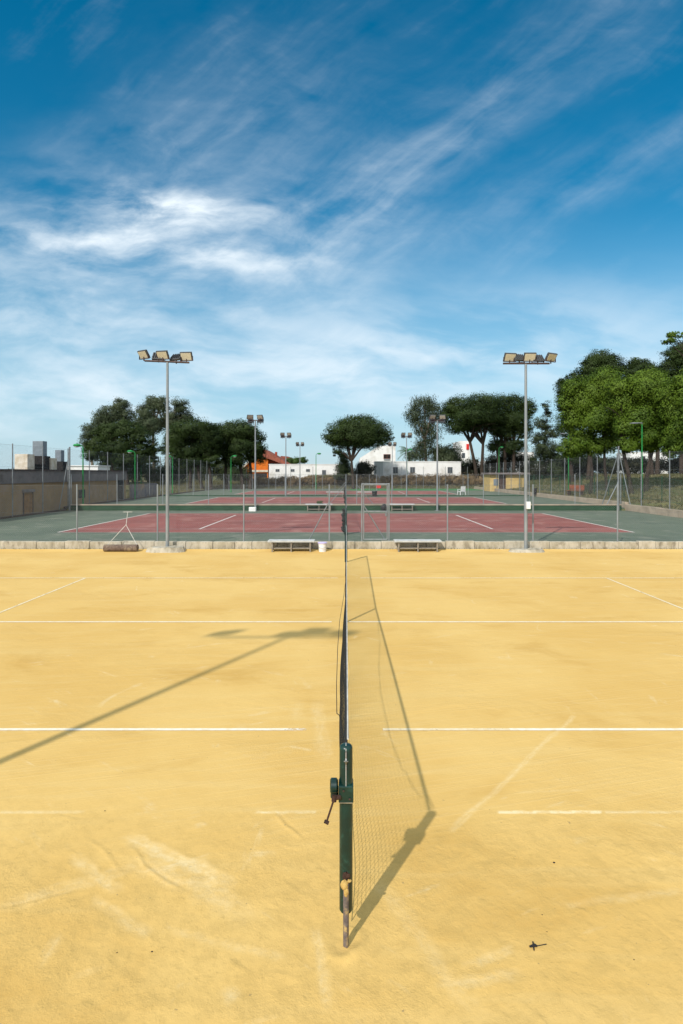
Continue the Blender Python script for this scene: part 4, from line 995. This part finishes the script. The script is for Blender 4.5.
tree('pine', 'dark pine top showing above the middle of the park trees', 66, 640,
     [(641, 366, 12, 9), (632, 374, 12, 8), (650, 374, 12, 9), (640, 384, 20, 12)], 12000, .27, 'pine', [(652, (642, 410)), (657, (655, 420))], tr=.28, **PK)
tree('pine', 'dark pine top at the right edge above the park trees', 60, 680,
     [(678, 356, 12, 10), (686, 350, 12, 10), (672, 368, 11, 9), (690, 365, 16, 14), (684, 384, 20, 12)], 14000, .25, 'pine', [(682, (684, 410))], tr=.28, **PK)
tree('young_tree', 'slender loose crowned tree left of the park trees beside the hut', 84, 543,
     [(545, 405, 4, 6), (548, 415, 6, 6), (541, 424, 8, 7), (549, 434, 9, 8), (537, 440, 7, 7), (545, 450, 13, 9), (554, 461, 12, 8), (536, 460, 8, 8)],
     8000, .30, 'shrub', [(544, (544, 448))], tr=.14, clump=.18, asp=.5)
tree('young_tree', 'leafy sapling tip poking above the pine at the upper right corner', 36, 700,
     [(672, 335, 5, 2), (679, 338, 5, 2), (668, 341, 5, 1.4), (684, 335, 6, 2), (704, 342, 12, 6)], 900, .2, 'decid', [(716, (712, 400))], tr=.12, **DK)
# hedges
def hedge(x0, x1, y0, y1, h, label, n, m='hedge', size=.28, zb=None):
    cx, cy = (x0 + x1) / 2, (y0 + y1) / 2; z = terr(cx, cy) if zb is None else zb
    t = thing('hedge', (cx, cy, z), label, 'hedge')
    lobes = []; L = math.hypot(x1 - x0, y1 - y0); k = int(L / 1.4) + 1
    for i in range(k + 1):
        u = i / k; xx = x0 + (x1 - x0) * u; yy = y0 + (y1 - y0) * u
        lobes.append((xx - cx, yy - cy, h * .5 + terr(xx, yy) - z, .95, .7, h * .52 * random.uniform(.93, 1.07)))
    leaves('foliage', lobes, n, size, m, t, clump=.22, shell=(.5, 1))
    mb = MB()
    for q in lobes: mb.path([(q[0], q[1], -.5 + q[2] - h * .5), (q[0], q[1], q[2])], .05, 5)
    mb.build('stems', M['bark'], t)
hedge(26, 44, 82, 66, 2.3, 'long dark clipped hedge behind the park lawn', 16000)
hedge(44, 60, 66, 54, 2.3, 'dark clipped hedge continuing at the right edge of the park lawn', 12000)
hedge(16.5, 25, 92, 84, 2.2, 'dark brown hedge just right of the yellow hut', 7000)
hedge(-13.5, 5.6, 84.2, 84.4, 1.45, 'brown dry hedge below the left white building and the central pine', 12000, 'bush')
hedge(7.2, 20, 84.3, 84.3, 1.6, 'reddish brown dry hedge below the right white building', 10000, 'bush')
# dry grass tufts on the banks
def grass(name, n, xr, yr, hgt):
    x = rng.uniform(*xr, n); y = rng.uniform(*yr, n)
    z = np.array([terr(a, b) for a, b in zip(x, y)])
    a = rng.uniform(0, 6.28, n); h = hgt * rng.uniform(.5, 1.4, n); wd = .05 + .06 * rng.random(n)
    lean = rng.normal(size=(n, 2)) * .12
    p0 = np.stack([x - np.cos(a) * wd, y - np.sin(a) * wd, z - .03], 1); p1 = np.stack([x + np.cos(a) * wd, y + np.sin(a) * wd, z - .03], 1)
    p2 = np.stack([x + lean[:, 0], y + lean[:, 1], z + h], 1)
    v = np.stack([p0, p1, p2], 1).reshape(-1, 3)
    me = bpy.data.meshes.new(name); me.vertices.add(3 * n); me.vertices.foreach_set('co', v.ravel())
    me.loops.add(3 * n); me.loops.foreach_set('vertex_index', np.arange(3 * n, dtype=np.int32))
    me.polygons.add(n); me.polygons.foreach_set('loop_start', np.arange(0, 3 * n, 3, dtype=np.int32))
    me.update(calc_edges=True); me.materials.append(M['grassb'])
    o = bpy.data.objects.new(name, me); col.objects.link(o)
    return o
tag(grass('grass', 30000, (-60, -18.8), (50.5, 84), .22), 'dry grass under the left pines beyond the courts', 'grass', kind='stuff')
tag(grass('grass', 26000, (-30, 26), (82.3, 92), .3), 'rough dry grass on the bank below the white buildings', 'grass', kind='stuff')
tag(grass('grass', 40000, (18.9, 46), (24, 84), .14), 'park lawn grass right of the courts', 'grass', kind='stuff')
# weeds at the foot of the whitewashed wall
x = rng.uniform(-14, 14, 700); mb = MB()
for a in x:
    if rng.random() < .5 and abs(math.sin(a * 1.3)) < .7: continue
    h = rng.uniform(.015, .05); b_ = rng.uniform(-.02, .02)
    y = 18.95 + rng.uniform(-.06, .03); mb.poly([(a - .008, y, .03), (a + .008, y, .03), (a + b_, y - .01, .05 + h)])
tag(mb.build('weeds', M['grassb']), 'sparse dry weeds at the foot of the whitewashed wall', 'weeds', kind='stuff')
# distant tree line
lob = []
for i in range(150):
    xx = -330 + i * 4.6; lob.append((xx, 300 + random.uniform(-12, 12), 3.4 + random.uniform(-1, 1.0), 5, 4, 3.0 * random.uniform(.6, 1.2)))
o = leaves('distant_trees', lob, 26000, 1.0, 'hedge', None)
tag(o, 'low far off line of trees along the horizon', 'trees', kind='stuff')
